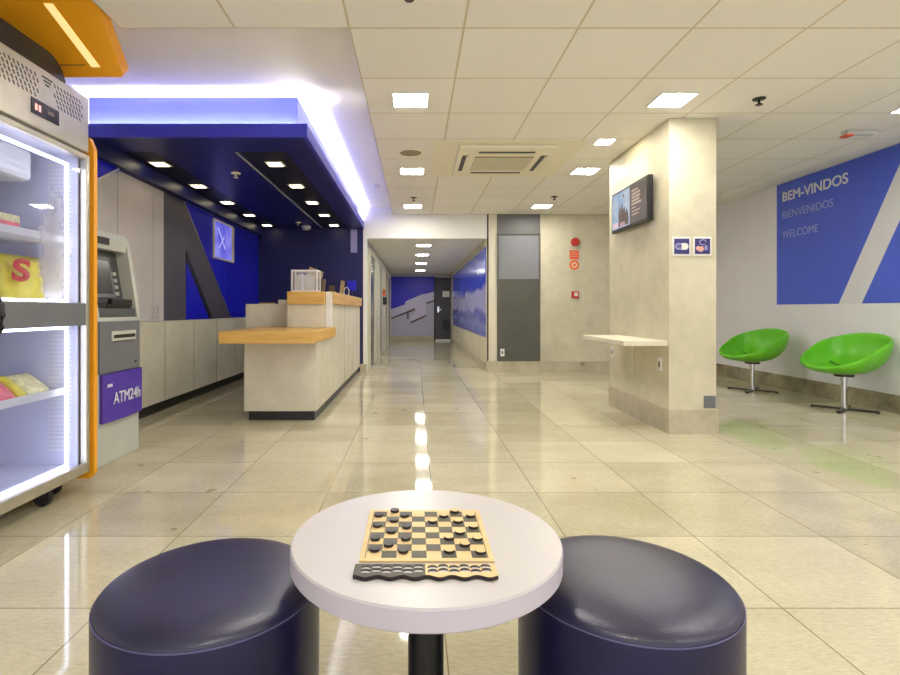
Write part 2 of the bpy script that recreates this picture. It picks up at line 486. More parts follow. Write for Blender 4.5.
# hall doors on the left
n = 2
for (y0, y1, m) in ((9.68, 10.72, 'doorglass'), (12.3, 13.15, 'grey_mid'), (14.6, 15.4, 'grey_mid'), (16.2, 17.6, 'doorglass')):
    bm = B(); box(bm, HXL, HXL + 0.012, y0, y1, 0.0, 2.12); d = struct('door_%d' % n, bm, m); n += 1
    bm = B()
    for a in (y0 - 0.07, y1): box(bm, HXL, HXL + 0.035, a, a + 0.07, 0, 2.19)
    box(bm, HXL, HXL + 0.035, y0, y1, 2.12, 2.19)
    struct('door_frame', bm, 'hall_frame', d)
    bm = B(); cyl(bm, (HXL + 0.045, y0 + 0.1, 0), 0.012, 0.95, 1.2, 10); struct('handle', bm, 'chrome', d)
# end door
bm = B(); box(bm, 0.70, 1.235, YH - 0.03, YH, 0.02, 2.15); d = struct('door_%d' % n, bm, 'hall_door')
bm = B(); box(bm, 0.66, 0.70, YH - 0.045, YH, 0, 2.2); box(bm, 0.70, 1.237, YH - 0.045, YH, 2.15, 2.2); struct('door_frame', bm, 'black', d)
bm = B(); box(bm, 0.78, 0.84, YH - 0.045, YH - 0.03, 1.0, 1.2); box(bm, 0.80, 0.92, YH - 0.075, YH - 0.06, 1.08, 1.10); box(bm, 0.80, 0.82, YH - 0.06, YH - 0.045, 1.08, 1.10); struct('handle', bm, 'chrome', d)
bm = B()
for k in range(8): box(bm, 0.95, 1.2, YH - 0.04, YH - 0.03, 0.40 + k * 0.045, 0.43 + k * 0.045)
struct('vent_grille', bm, 'black', d)
bm = B(); box(bm, 0.96, 1.2, YH - 0.036, YH - 0.03, 1.53, 1.74); struct('door_notice', bm, 'white', d)
bm = B(); box(bm, 0.72, 1.23, YH - 0.04, YH - 0.02, 0.0, 0.06); struct('kick_plate', bm, 'white', d)
# end wall mural
mur = thing('wall_mural', 'blue and lilac skyline mural on the end wall of the hall', 'mural', (0, YH - 0.012, 0.16))
def zp(pts, dy, name, m):
    bm = B(); prism(bm, [(at(360 + x / 5.62, 230 + y / 5.62, YH)[0], at(360 + x / 5.62, 230 + y / 5.62, YH)[2]) for x, y in pts], 'Y', YH - dy - 0.003, YH - dy)
    return obj(name, bm, m, mur)
zp([(172, 262), (422, 262), (422, 345), (380, 360), (345, 362), (255, 405), (250, 420), (172, 446)], 0.001, 'sky_field', 'hallend_blue')
zp([(172, 446), (258, 418), (258, 400), (330, 370), (380, 356), (422, 345), (422, 400), (372, 416), (372, 480), (300, 510), (282, 512), (280, 490), (310, 470), (310, 440), (172, 498)], 0.004, 'skyline_block', 'hallend_block')
zp([(172, 494), (310, 438), (310, 450), (274, 466), (274, 500), (264, 500), (264, 470), (172, 502)], 0.008, 'skyline_line', 'hallend_line')
zp([(282, 516), (372, 476), (372, 486), (286, 526)], 0.008, 'skyline_line', 'hallend_line')
zp([(372, 408), (422, 392), (422, 400), (372, 418)], 0.008, 'skyline_line', 'hallend_line')
# hall right mural panel
bm = B(); box(bm, HXR - 0.015, HXR - 0.001, YB + 0.14, 17.4, 0.60, 2.2)
tag(obj('mural_panel', bm, 'mural'), 'glossy blue printed mural along the right wall of the hall', 'mural')
# left wall of reception: closet doors, cladding, blue and charcoal panels
XW = XL + 0.02
def wallpoly(name, pts, dx, m, parent=None, x0=XL):
    bm = B(); prism(bm, pts, 'X', x0, x0 + dx); return struct(name, bm, m, parent) if parent is None else obj(name, bm, m, parent)
bm = B(); box(bm, XL, XL + 0.035, 4.3, YB - 0.002, 0.10, 0.96); cl = struct('trim_cement_wainscot', bm, 'counter')
bm = B()
for y in (5.0, 5.75, 6.5, 7.25, 8.0, 8.75): box(bm, XL + 0.035, XL + 0.037, y, y + 0.006, 0.10, 0.96)
struct('panel_joint', bm, 'grille', cl)
bm = B(); box(bm, XL, XL + 0.025, 4.3, YB - 0.002, 0.0, 0.10); struct('baseboard_left', bm, 'plinth')
cd = thing('closet', 'tall white closet doors set in the left wall beside the bank machine', 'closet', (XL, 5.2, 0.97))
for y0, y1 in ((4.25, 4.84), (4.846, 5.50), (5.506, 5.735)):
    bm = B(); box(bm, XL + 0.001, XL + 0.03, y0, y1, 0.965, 2.36); d = obj('door', bm, 'white_panel', cd)
    if y0 > 4.5:
        bm = B(); yy = y1 - 0.05 if y0 < 5.2 else y0 + 0.05
        tube(bm, [(XL + 0.03, yy, 1.0), (XL + 0.06, yy, 1.0), (XL + 0.06, yy, 1.11), (XL + 0.03, yy, 1.11)], 0.007, 8); obj('handle', bm, 'chrome', d)
wallpoly('trim_charcoal_panel', [(5.74, 0.965), (7.83, 0.965), (6.24, 2.36), (5.74, 2.36)], 0.028, 'greypanel')
wallpoly('trim_blue_panel', [(7.835, 0.965), (YB - 0.002, 0.965), (YB - 0.002, 2.36), (6.245, 2.36)], 0.02, 'royal')
wallpoly('trim_blue_triangle', [(6.3, 0.965), (6.98, 0.965), (6.3, 1.64)], 0.012, 'royal', None, XL + 0.028)
wallpoly('trim_shading_chevron', [(6.98, 0.965), (7.10, 0.965), (6.3, 1.78), (6.3, 1.64)], 0.01, 'canopy_slot', None, XL + 0.028)  # dark strip draws in the shading beside the blue triangle
bm = B(); tube(bm, [(XL + 0.03, 7.83, 0.965), (XL + 0.03, 6.24, 2.36)], 0.008, 6); struct('trim_diagonal_strip', bm, 'steel')
bm = B()
for y in (7.75, 8.5): box(bm, XL + 0.02, XL + 0.022, y, y + 0.006, 0.965, 1.75 if y < 8 else 2.36)
struct('trim_blue_joints', bm, 'navy')
wallpoly('trim_blue_front_panel', [(4.24, 2.05), (4.24, 2.5), (4.9, 2.5), (4.9, 2.37)], 0.036, 'royal')
bm = B(); tube(bm, [(XL + 0.042, 4.24, 2.04), (XL + 0.042, 4.84, 2.365)], 0.011, 6); struct('trim_front_strip', bm, 'white')

# ------------------------------------------------------------------ pillar
PX0, PX1, PY0, PY1 = 2.21, 2.62, 4.61, 6.02
bm = B(); box(bm, PX0, PX1, PY0, PY1, 0, ZC - 0.001); struct('wall_pillar', bm, 'concrete')
bm = B(); box(bm, PX0 - 0.008, PX1 + 0.015, PY0 - 0.015, PY1 + 0.01, 0, 0.215); struct('baseboard_pillar', bm, 'concrete_base')
sh = thing('wall_shelf', 'thin cream shelf fixed to the left face of the pillar', 'shelf', (2.0, 5.2, 0.762))
bm = B(); box(bm, 1.82, PX0, 4.63, 5.75, 0.765, 0.81, 0.004); obj('shelf_board', bm, 'cream_strip', sh)

bm = B(); box(bm, PX0 - 0.012, PX0, 5.35, 5.37, 0.42, 0.76); tag(obj('conduit', bm, 'cream_strip'), 'narrow cream conduit running down the pillar under the shelf', 'conduit')

def outlet(c, nrm, label, w=0.075, h=0.12, m='white'):
    t = thing('wall_outlet', label, 'outlet', c, 'white wall outlets')
    x, y, z = c
    for (nm, mm, hw, hh, t0, t1) in (('cover_plate', m, w / 2, h / 2, 0, 0.008), ('socket', 'atm_dark', w / 5, h / 5, 0.008, 0.010)):
        bm = B()
        if nrm == 'X-': box(bm, x - t1, x - t0, y - hw, y + hw, z + h/2 - hh, z + h/2 + hh)
        else: box(bm, x - hw, x + hw, y - t1, y - t0, z + h/2 - hh, z + h/2 + hh)
        obj(nm, bm, mm, t)
outlet((PX0, 5.92, 0.55), 'X-', 'white wall outlet on the pillar under the far end of the shelf')
outlet((PX0, 4.78, 0.53), 'X-', 'white wall outlet on the pillar under the near end of the shelf')
outlet((1.52, YB - 0.03, 0.275), 'Y-', 'white wall outlet at the foot of the grey wall panel', 0.07, 0.13)
bm = B(); box(bm, 2.51, 2.612, PY0 - 0.008, PY0, 0.23, 0.335, 0.003); tag(obj('floor_outlet_cover', bm, 'atm_dark'), 'square grey metal cover plate low on the pillar front', 'outlet')
bm = B(); box(bm, 2.88, 2.95, YB - 0.034, YB - 0.025, 0.11, 0.17); tag(obj('skirting_outlet_cover', bm, 'grille'), 'tiny brown cover on the back wall skirting', 'outlet')

# icon signs on the pillar
def icon(x0, label):
    t = thing('icon_sign', label, 'sign', (x0 + 0.08, PY0, 1.55), 'icon signs on the pillar')
    bm = B(); box(bm, x0, x0 + 0.16, PY0 - 0.008, PY0, 1.55, 1.716, 0.003); obj('sign_plate', bm, 'white', t)
    bm = B(); box(bm, x0 + 0.014, x0 + 0.146, PY0 - 0.0095, PY0 - 0.008, 1.566, 1.70); obj('sign_face', bm, 'icon_navy', t)
    return t
def disc_poly(cx, cz, rx, rz, n=20, a0=0, a1=2 * PI):
    return [(cx + rx * math.cos(a0 + (a1 - a0) * i / n), cz + rz * math.sin(a0 + (a1 - a0) * i / n)) for i in range(n if a1 - a0 > 6.2 else n + 1)]
t1 = icon(2.236, 'navy square sign with a white and lilac capsule icon on the pillar')
cz = 1.632
bm = B(); prism(bm, [(2.316, cz - 0.029)] + disc_poly(2.345, cz, 0.029, 0.029, 12, -PI / 2, PI / 2) + [(2.316, cz + 0.029)], 'Y', PY0 - 0.0115, PY0 - 0.0095); obj('capsule_icon', bm, 'white', t1)
bm = B(); prism(bm, [(2.316, cz + 0.029)] + disc_poly(2.285, cz, 0.029, 0.029, 12, PI / 2, 3 * PI / 2) + [(2.316, cz - 0.029)], 'Y', PY0 - 0.0115, PY0 - 0.0095); obj('capsule_icon', bm, 'icon_lilac', t1)
bm = B()
for k in range(3): box(bm, 2.275 + k * 0.012, 2.283 + k * 0.012, PY0 - 0.0125, PY0 - 0.0115, cz - 0.012, cz + 0.014)
obj('capsule_marks', bm, 'icon_navy', t1)
t2 = icon(2.416, 'navy square sign with a pink and lilac smoking icon on the pillar')
bm = B()
bmr = [(2.497 + 0.027 * math.cos(a), PY0 - 0.011, 1.668 + 0.022 * math.sin(a)) for a in [i * 2 * PI / 18 * 0.85 for i in range(19)]]
tube(bm, bmr, 0.005, 6); obj('smoke_icon', bm, 'icon_lilac', t2)
bm = B(); prism(bm, [(2.436, 1.62), (2.455, 1.638), (2.475, 1.63), (2.497, 1.635), (2.51, 1.61), (2.49, 1.585), (2.465, 1.59), (2.445, 1.6)], 'Y', PY0 - 0.012, PY0 - 0.0095); obj('hand_icon', bm, 'icon_pink', t2)
bm = B(); prism(bm, [(2.515, 1.645), (2.538, 1.638), (2.54, 1.60), (2.512, 1.60)], 'Y', PY0 - 0.012, PY0 - 0.0095); obj('pack_icon', bm, 'icon_lilac', t2)

# television on the pillar
tv = thing('wall_television', 'black framed television on the pillar showing towers', 'television', (PX0, 5.32, 1.90))
bm = B(); box(bm, 2.14, 2.19, 4.87, 5.77, 1.905, 2.33, 0.006); obj('housing', bm, 'black', tv)
bm = B(); box(bm, 2.19, PX0, 5.1, 5.5, 2.0, 2.2); obj('wall_bracket', bm, 'darkmetal', tv)
sx = 2.138
bm = B(); box(bm, sx, 2.14, 5.28, 5.745, 1.935, 2.305); s = obj('screen', bm, 'scr_sky', tv)
bm = B(); box(bm, sx, 2.14, 4.895, 5.28, 1.935, 2.305); s2 = obj('screen', bm, 'scr_dark', tv)
bm = B()
prism(bm, [(5.31, 1.945), (5.56, 1.945), (5.56, 2.08), (5.53, 2.17), (5.50, 2.10), (5.47, 2.19), (5.44, 2.10), (5.41, 2.14), (5.385, 2.06), (5.35, 2.12), (5.31, 2.02)], 'X', sx - 0.0015, sx)
obj('tower_picture', bm, 'scr_tower', s)
bm = B(); box(bm, sx - 0.001, sx, 5.58, 5.72, 1.95, 2.0); box(bm, sx - 0.0015, sx - 0.0005, 5.40, 5.52, 1.945, 1.985); obj('crowd_picture', bm, 'scr_pink', s)
bm = B(); box(bm, sx - 0.001, sx, 5.42, 5.45, 2.235, 2.265); obj('bird_picture', bm, 'scr_tower', s)
bm = B(); z = 2.24
for k, w in enumerate((0.14, 0.20, 0.20, 0.18, 0.22, 0.1, 0.2, 0.16)):
    box(bm, sx - 0.001, sx, 5.23 - w, 5.23, z - k * 0.033, z - k * 0.033 + (0.02 if k < 5 else 0.012))
obj('text_lines', bm, 'scr_text', s2)

# ------------------------------------------------------------------ back wall safety devices
def wdisc(name, label, cat, x, z, r, m, th=0.03):
    bm = B(); lathe(bm, [(0, YB - th), (r * 0.8, YB - th), (r, YB - th * 0.6), (r, YB), (0, YB)], (x, 0, z), 24, 'Y')
    return tag(obj(name, bm, m, None, 'auto'), label, cat)
o = wdisc('fire_alarm_bell', 'round red fire alarm sounder high on the cement wall', 'fire alarm', 2.79, 2.265, 0.072, 'red', 0.07)
t = thing('fire_sign', 'square red orange fire sign below the red alarm sounder', 'sign', (2.78, YB, 1.96))
bm = B(); box(bm, 2.70, 2.86, YB - 0.006, YB, 1.965, 2.12); obj('sign_plate', bm, 'sign_red', t)
bm = B()
for k, w in enumerate((0.10, 0.12, 0.12)): box(bm, 2.78 - w / 2, 2.78 + w / 2, YB - 0.007, YB - 0.006, 2.08 - k * 0.035, 2.09 - k * 0.035)
obj('sign_lines', bm, 'icon_pink', t)
t = thing('round_fire_sign', 'round orange sign with a pale ring below the square fire sign', 'sign', (2.78, YB, 1.78))
bm = B(); lathe(bm, [(0, YB - 0.006), (0.085, YB - 0.006), (0.085, YB), (0, YB)], (2.78, 0, 1.865), 28, 'Y'); obj('sign_plate', bm, 'sign_orange', t)
bm = B(); lathe(bm, [(0.03, YB - 0.008), (0.045, YB - 0.008), (0.045, YB - 0.006), (0.03, YB - 0.006)], (2.78, 0, 1.865), 24, 'Y'); obj('sign_ring', bm, 'white', t)
t = thing('fire_call_point', 'small red fire call point box with a white face on the cement wall', 'fire call point', (2.79, YB, 1.28))
bm = B(); box(bm, 2.73, 2.85, YB - 0.045, YB, 1.285, 1.405, 0.006); obj('housing', bm, 'red', t)
bm = B(); box(bm, 2.765, 2.83, YB - 0.048, YB - 0.045, 1.32, 1.385); obj('push_face', bm, 'paper', t)
# hall left devices
t = thing('hall_wall_phone', 'small black box with a red top on the left hall wall', 'phone', (HXL, 13.9, 1.2))
bm = B(); box(bm, HXL, HXL + 0.1, 13.8, 14.0, 1.22, 1.42, 0.01); obj('housing', bm, 'black', t)
bm = B(); box(bm, HXL, HXL + 0.06, 13.82, 13.98, 1.45, 1.62, 0.01); obj('red_box', bm, 'sign_red', t)

# ------------------------------------------------------------------ welcome sign
ws = thing('welcome_sign', 'large blue welcome sign with a white diagonal band on the right wall', 'sign', (XR, 5.9, 1.155))
SY0, SY1, SZ0, SZ1 = 4.2, 7.39, 1.155, 2.815
def sgn(pts, name, m, dx=0.006):
    bm = B(); prism(bm, pts, 'X', XR - dx, XR); return obj(name, bm, m, ws)
k = 1.82
ya0, yb0 = 6.31, 5.985
ya1, yb1 = ya0 - (SZ1 - SZ0) / k, yb0 - (SZ1 - SZ0) / k
sgn([(SY1, SZ0), (ya0, SZ0), (ya1, SZ1), (SY1, SZ1)], 'sign_field', 'sign_blue')
sgn([(ya0, SZ0), (yb0, SZ0), (yb1, SZ1), (ya1, SZ1)], 'diagonal_band', 'sign_white', 0.005)
sgn([(yb0, SZ0), (SY0, SZ0), (SY0, SZ1), (yb1, SZ1)], 'sign_field', 'sign_blue')
for body, zb, size, w, m, bd in (('BEM-VINDOS', 2.565, 0.175, 1.10, 'sign_white', 0.004), ('BIENVENIDOS', 2.33, 0.142, 0.88, 'sign_pale', 0.0), ('WELCOME', 2.06, 0.142, 0.65, 'sign_pale', 0.0)):
    text('lettering', body, size, m, ws, mat_face((XR - 0.008, 7.28, zb), (0, -1, 0), (0, 0, 1)), bd, w)

# ------------------------------------------------------------------ green chairs
def chair(label):
    t = thing('swivel_chair', label, 'chair', (0, 0, 0), 'green swivel tub chairs')
    bm = B(); NS, NT = 12, 48
    def rim(a):
        c, sn = math.cos(a), math.sin(a)
        R = 0.365 / (abs(c) ** 2.9 + abs(sn) ** 2.9) ** (1 / 2.9) * (1.0 if c > 0 else 0.97)
        return c, sn, R, 0.665 + (0.15 if c > 0 else 0.20) * c
    def outer(a, sv):                        # +X is the back, -X the front lip
        c, sn, R, zr = rim(a); rr = R * math.sin(sv * PI / 2) ** 0.8
        return (rr * c, rr * sn, 0.392 + (zr - 0.392) * (1 - math.cos(sv * PI / 2)) ** 1.05)
    def inner(a, sv):
        c, sn, R, zr = rim(a); rr = (R - 0.034) * math.sin(sv * PI / 2) ** 0.85; zb = 0.455
        return (rr * c, rr * sn, zb + (zr + 0.012 - zb) * (1 - math.cos(sv * PI / 2)) ** 1.25)
    rows = [[bm.verts.new((0, 0, 0.392))]]
    for i in range(1, NS + 1): rows.append([bm.verts.new(outer(2 * PI * j / NT, i / NS)) for j in range(NT)])
    mid = []
    for j in range(NT):
        p, q = Vector(outer(2 * PI * j / NT, 1)), Vector(inner(2 * PI * j / NT, 1))
        mid.append(bm.verts.new((p + q) / 2 + Vector((0, 0, 0.016))))
    rows.append(mid)
    for i in range(NS, 0, -1): rows.append([bm.verts.new(inner(2 * PI * j / NT, i / NS)) for j in range(NT)])
    rows.append([bm.verts.new((0, 0, 0.455))])
    for A, C in zip(rows, rows[1:]):
        for j in range(NT):
            k = (j + 1) % NT
            if len(A) == 1: bm.faces.new([A[0], C[j], C[k]])
            elif len(C) == 1: bm.faces.new([A[j], C[0], A[k]])
            else: bm.faces.new([A[j], C[j], C[k], A[k]])
    o = obj('seat_shell', bm, 'green', t, True)
    md = o.modifiers.new('sub', 'SUBSURF'); md.levels = md.render_levels = 1
    # dark green tube standing in for the shade in the fold between seat and back
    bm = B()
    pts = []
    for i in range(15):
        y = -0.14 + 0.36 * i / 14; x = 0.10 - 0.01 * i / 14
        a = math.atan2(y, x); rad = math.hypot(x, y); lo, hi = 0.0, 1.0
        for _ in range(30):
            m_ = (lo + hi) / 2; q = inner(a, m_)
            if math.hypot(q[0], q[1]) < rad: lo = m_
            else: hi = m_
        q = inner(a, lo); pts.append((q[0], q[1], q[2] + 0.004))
    tube(bm, pts, 0.009, 8); obj('seat_fold_shade', bm, 'green_dark', t, True)
    bm = B(); cyl(bm, (0, 0, 0), 0.028, 0.035, 0.385, 20); obj('pedestal', bm, 'chrome', t, 'auto')
    bm = B(); cyl(bm, (0, 0, 0), 0.09, 0.365, 0.385, 24); obj('seat_plate', bm, 'darkmetal', t, 'auto')
    b = B(); cyl(b, (0, 0, 0), 0.04, 0.014, 0.036, 20); hub = obj('base_hub', b, 'chrome', t, 'auto')
    for q in range(4):
        a = q * PI / 2 + 0.5
        bm = B(); box(bm, 0.03, 0.29, -0.022, 0.022, 0.008, 0.026, 0.004)
        bmesh.ops.rotate(bm, verts=bm.verts, cent=(0, 0, 0), matrix=Matrix.Rotation(a, 3, 'Z'))
        cyl(bm, (0.28 * math.cos(a), 0.28 * math.sin(a), 0), 0.014, 0, 0.009, 12)
        obj('base_arm', bm, 'darkmetal', t)
    return t
c1 = chair('lime green tub chair nearer the pillar, below the left end of the welcome sign')
c2 = dup(c1, (4.63, 5.72, 0), 'lime green tub chair farther right, below the diagonal band of the sign')
c1.location = (4.50, 7.07, 0)
c1.rotation_euler.z = 0.28; c2.rotation_euler.z = 0.24

# ------------------------------------------------------------------ ceiling fittings
def panel_light(x, y, label, z=ZC, w=0.265, lamp='lamp', group='square ceiling lights'):
    t = thing('ceiling_light', label, 'ceiling light', (x, y, z - 0.012), group)
    bm = B(); h = w / 2; f = 0.012
    box(bm, x - h - f, x + h + f, y - h - f, y - h, z - 0.012, z); box(bm, x - h - f, x + h + f, y + h, y + h + f, z - 0.012, z)
    box(bm, x - h - f, x - h, y - h, y + h, z - 0.012, z); box(bm, x + h, x + h + f, y - h, y + h, z - 0.012, z)
    obj('frame', bm, 'white', t)
    bm = B(); box(bm, x - h, x + h, y - h, y + h, z - 0.009, z - 0.001); obj('diffuser', bm, lamp, t)
    return t
rows = {-0.035: 'above the open lane to the hall', 2.035: 'before the pillar, in the row over the lobby centre', 4.12: 'at the right edge of the ceiling'}
for x, rl in ((-0.035, 'in the left row over the lane to the hall'), (2.035, 'in the row beside the pillar'), (4.14, 'in the row by the welcome sign')):
    for y, w in ((-0.1, 'behind the viewer'), (2.05, 'above the viewer'), (4.2, 'nearest in view'), (6.35, 'second in view'), (8.5, 'farthest in view')):
        if x > 3 and y > 5: continue
        panel_light(x, y + (0.13 if x > 3 else 0), 'square ceiling light %s, %s' % (rl, w))
for i, y in enumerate((10.21, 11.95, 14.1, 16.7)):
    panel_light(0.165, y, 'square ceiling light in the hall, %s from the lobby' % ('first', 'second', 'third', 'fourth')[i], ZH, 0.27, 'lamp_hall', 'hall ceiling lights')
# small square spotlight by the pillar
t = thing('ceiling_spotlight', 'small square twin spotlight in the ceiling left of the pillar', 'ceiling light', (1.87, 5.24, ZC - 0.01))
bm = B(); box(bm, 1.78, 1.96, 5.15, 5.33, ZC - 0.01, ZC); obj('frame', bm, 'white', t)
bm = B(); box(bm, 1.80, 1.865, 5.17, 5.31, ZC - 0.013, ZC - 0.01); obj('bulb', bm, 'lamp_spot', t)
bm = B(); box(bm, 1.88, 1.945, 5.17, 5.31, ZC - 0.013, ZC - 0.01); obj('bulb', bm, 'lamp_spot', t)
# air conditioner cassette
ac = thing('ceiling_air_conditioner', 'square cream cassette air conditioner in the ceiling', 'air conditioner', (0.95, 5.85, ZC - 0.05))
bm = B(); box(bm, 0.20, 1.72, 5.22, 6.62, ZC - 0.006, ZC); obj('surround', bm, 'beige_unit', ac)
bm = B(); box(bm, 0.45, 1.45, 5.32, 6.42, ZC - 0.045, ZC - 0.006, 0.012); pb = obj('panel', bm, 'beige_unit', ac)
bm = B(); box(bm, 0.64, 1.26, 5.62, 6.15, ZC - 0.052, ZC - 0.045); gr = obj('intake_grille', bm, 'grille', ac)
bm = B()
for q in range(14): box(bm, 0.64, 1.26, 5.64 + q * 0.037, 5.652 + q * 0.037, ZC - 0.056, ZC - 0.052)
obj('grille_slat', bm, 'beige_unit', gr)
for (a, b, c, d) in ((0.66, 1.24, 5.44, 5.52), (0.66, 1.24, 6.24, 6.32), (0.50, 0.57, 5.58, 6.18), (1.33, 1.40, 5.58, 6.18)):
    bm = B(); box(bm, a, b, c, d, ZC - 0.048, ZC - 0.045); v = obj('air_outlet', bm, 'darkmetal', ac)
    bm = B()
    if b - a > d - c: box(bm, a, b, c + 0.05, c + 0.08, ZC - 0.054, ZC - 0.048)
    else: box(bm, a + 0.045, a + 0.07, c, d, ZC - 0.054, ZC - 0.048)
    obj('louvre', bm, 'beige_unit', v)
# round speaker, sprinklers, detector, emergency light
t = thing('ceiling_speaker', 'flat round ceiling speaker in the tile beyond the first light', 'speaker', (-0.045, 5.6, ZC - 0.012))
bm = B(); lathe(bm, [(0, ZC - 0.012), (0.11, ZC - 0.012), (0.115, ZC), (0, ZC)], (-0.045, 5.6, 0), 32); obj('grille', bm, 'grille', t, 'auto')
bm = B(); lathe(bm, [(0.115, ZC - 0.004), (0.115, ZC - 0.014), (0.13, ZC - 0.01), (0.13, ZC)], (-0.045, 5.6, 0), 32); obj('rim', bm, 'beige_unit', t, 'auto')
def sprinkler(x, y, z, label, m='darkmetal'):
    t = thing('fire_sprinkler', label, 'sprinkler', (x, y, z - 0.05), 'ceiling sprinklers')
    bm = B(); lathe(bm, [(0.012, z - 0.012), (0.045, z - 0.008), (0.05, z)], (x, y, 0), 20); obj('escutcheon', bm, m, t, 'auto')
    bm = B(); cyl(bm, (x, y, 0), 0.009, z - 0.044, z - 0.005, 10); obj('stem', bm, m, t)
    bm = B(); cyl(bm, (x, y, 0), 0.026, z - 0.05, z - 0.044, 16); obj('deflector', bm, m, t)
sprinkler(2.72, 4.19, ZC, 'dark fire sprinkler on the ceiling right of the pillar')
sprinkler(2.05, 7.8, ZC, 'dark fire sprinkler on the ceiling behind the television')
sprinkler(-0.02, 7.88, ZC, 'small fire sprinkler before the farthest light of the left row')
sprinkler(-0.03, 2.77, ZC, 'fire sprinkler at the top edge of the picture near the centre')
sprinkler(-1.86, 5.5, 2.5, 'pale fire sprinkler under the blue canopy, nearer one', 'beige_unit')
sprinkler(-1.9, 8.6, 2.5, 'pale fire sprinkler under the blue canopy, farther one', 'beige_unit')
bm = B(); lathe(bm, [(0, ZT - 0.05), (0.03, ZT - 0.045), (0.05, ZT - 0.02), (0.05, ZT), (0, ZT)], (-0.55, 7.6, 0), 24)
tag(obj('smoke_detector', bm, 'white', None, 'auto'), 'small round white smoke detector on the plaster ceiling by the canopy', 'smoke detector')
bm = B(); lathe(bm, [(0, 2.43), (0.06, 2.44), (0.08, 2.47), (0.08, 2.5), (0, 2.5)], (-1.85, 9.0, 0), 24)
tag(obj('dome_camera', bm, 'white', None, 'auto'), 'white dome camera under the far end of the blue canopy', 'camera')
t = thing('emergency_light', 'slim grey emergency light with a red end by the welcome sign', 'emergency light', (4.1, 4.95, ZC - 0.05))
bm = B(); box(bm, 4.0, 4.28, 4.9, 4.98, ZC - 0.04, ZC, 0.008); obj('housing', bm, 'atm_light', t)
bm = B(); box(bm, 3.99, 4.06, 4.895, 4.985, ZC - 0.055, ZC - 0.04, 0.004); obj('red_lens', bm, 'sign_red', t)

# ------------------------------------------------------------------ blue canopy over the counter
cn = thing('reception_canopy', 'blue hanging canopy with glowing top edge over the reception counter', 'canopy', (-1.8, 6.8, 2.37))
cx1, cy0 = -0.885, 4.35
bm = B(); box(bm, XL, cx1, cy0, cy0 + 0.04, 2.5, 2.61); box(bm, cx1 - 0.04, cx1, cy0 + 0.04, YB - 0.002, 2.5, 2.61); obj('lower_fascia', bm, 'canopy', cn)
ux1, uy0 = cx1 - 0.105, cy0 + 0.12
bm = B(); box(bm, XL, ux1, uy0, YB - 0.002, 2.52, 2.872); obj('upper_fascia', bm, 'canopy_up', cn)
# soffit with two lamp slots
S1 = (-2.66, -2.34); S2 = (-1.60, -1.16); ys = 4.76
bm = B()
z0, z1 = 2.5, 2.52
box(bm, XL, cx1 - 0.04, cy0 + 0.04, ys, z0, z1)
for a, b in ((XL, S1[0]), (S1[1], S2[0]), (S2[1], cx1 - 0.04)): box(bm, a, b, ys, YB - 0.002, z0, z1)
obj('soffit', bm, 'canopy_dark', cn)
bm = B()
for a, b in (S1, S2): box(bm, a, b, ys, YB - 0.002, 2.514, 2.519)
obj('lamp_slot', bm, 'canopy_slot', cn)
bm = B(); box(bm, S2[0] - 0.012, S2[0], ys, YB - 0.1, 2.492, 2.5); obj('slot_edge', bm, 'atm_light', cn)
bm = B(); box(bm, XL + 0.001, XL + 0.10, cy0 + 0.04, YB - 0.002, 2.372, 2.4985); struct('trim_wall_beam', bm, 'navy')
bm = B(); box(bm, XL, cx1 - 0.045, cy0 + 0.041, cy0 + 0.075, 2.521, 2.56); obj('cove_light', bm, 'cove', cn)
bm = B(); box(bm, cx1 - 0.075, cx1 - 0.041, cy0 + 0.12, YB - 0.01, 2.521, 2.56); obj('cove_light', bm, 'cove', cn)
for sx_, nm in ((-2.5, 'wall side'), (-1.37, 'lobby side')):
    for i, y in enumerate((5.2, 6.12, 7.06, 8.0, 8.95)):
        t = thing('canopy_downlight', 'square warm downlight under the canopy, %s row, %s from the front' % (nm, ('first', 'second', 'third', 'fourth', 'fifth')[i]), 'downlight', (sx_, y, 2.505), 'canopy downlights')
        bm = B(); box(bm, sx_ - 0.085, sx_ + 0.085, y - 0.085, y + 0.085, 2.507, 2.514); obj('frame', bm, 'beige_unit', t)
        bm = B(); box(bm, sx_ - 0.065, sx_ + 0.065, y - 0.065, y + 0.065, 2.504, 2.507); obj('lens', bm, 'lamp_down', t)

# ------------------------------------------------------------------ reception counter
ct = thing('reception_counter', 'long cement finished reception counter with honey wood ledges', 'counter', (-1.3, 7.0, 0))
RX = -0.96
bm = B(); box(bm, -1.63, RX - 0.025, 5.2, 6.19, 0, 0.097); box(bm, -1.95, RX - 0.025, 6.19, YB - 0.03, 0, 0.097); obj('plinth', bm, 'plinth', ct)
bm = B(); box(bm, -1.66, RX, 5.15, 6.19, 0.097, 0.772); obj('desk_body', bm, 'counter', ct)
bm = B(); box(bm, -1.775, -0.925, 4.79, 6.19, 0.775, 0.885, 0.003); obj('desk_top', bm, 'wood', ct)
bm = B(); box(bm, -1.40, RX, 6.19, YB - 0.03, 0.097, 1.145); obj('counter_body', bm, 'counter', ct)
bm = B(); box(bm, -1.98, -1.402, 6.2, 6.25, 0.097, 1.15); box(bm, -1.98, -1.402, 6.25, YB - 0.03, 0.70, 0.74); obj('staff_desk', bm, 'counter', ct)
bm = B(); box(bm, -1.42, -1.0, 5.90, 6.19, 0.886, 1.146); obj('ledge_support', bm, 'counter', ct)
bm = B(); box(bm, -1.415, -1.004, 5.86, 5.998, 1.147, 1.285, 0.003); obj('end_ledge', bm, 'wood', ct)
bm = B(); box(bm, -1.42, -0.925, 6.0, YB - 0.03, 1.147, 1.285, 0.003); obj('ledge', bm, 'woodY', ct)
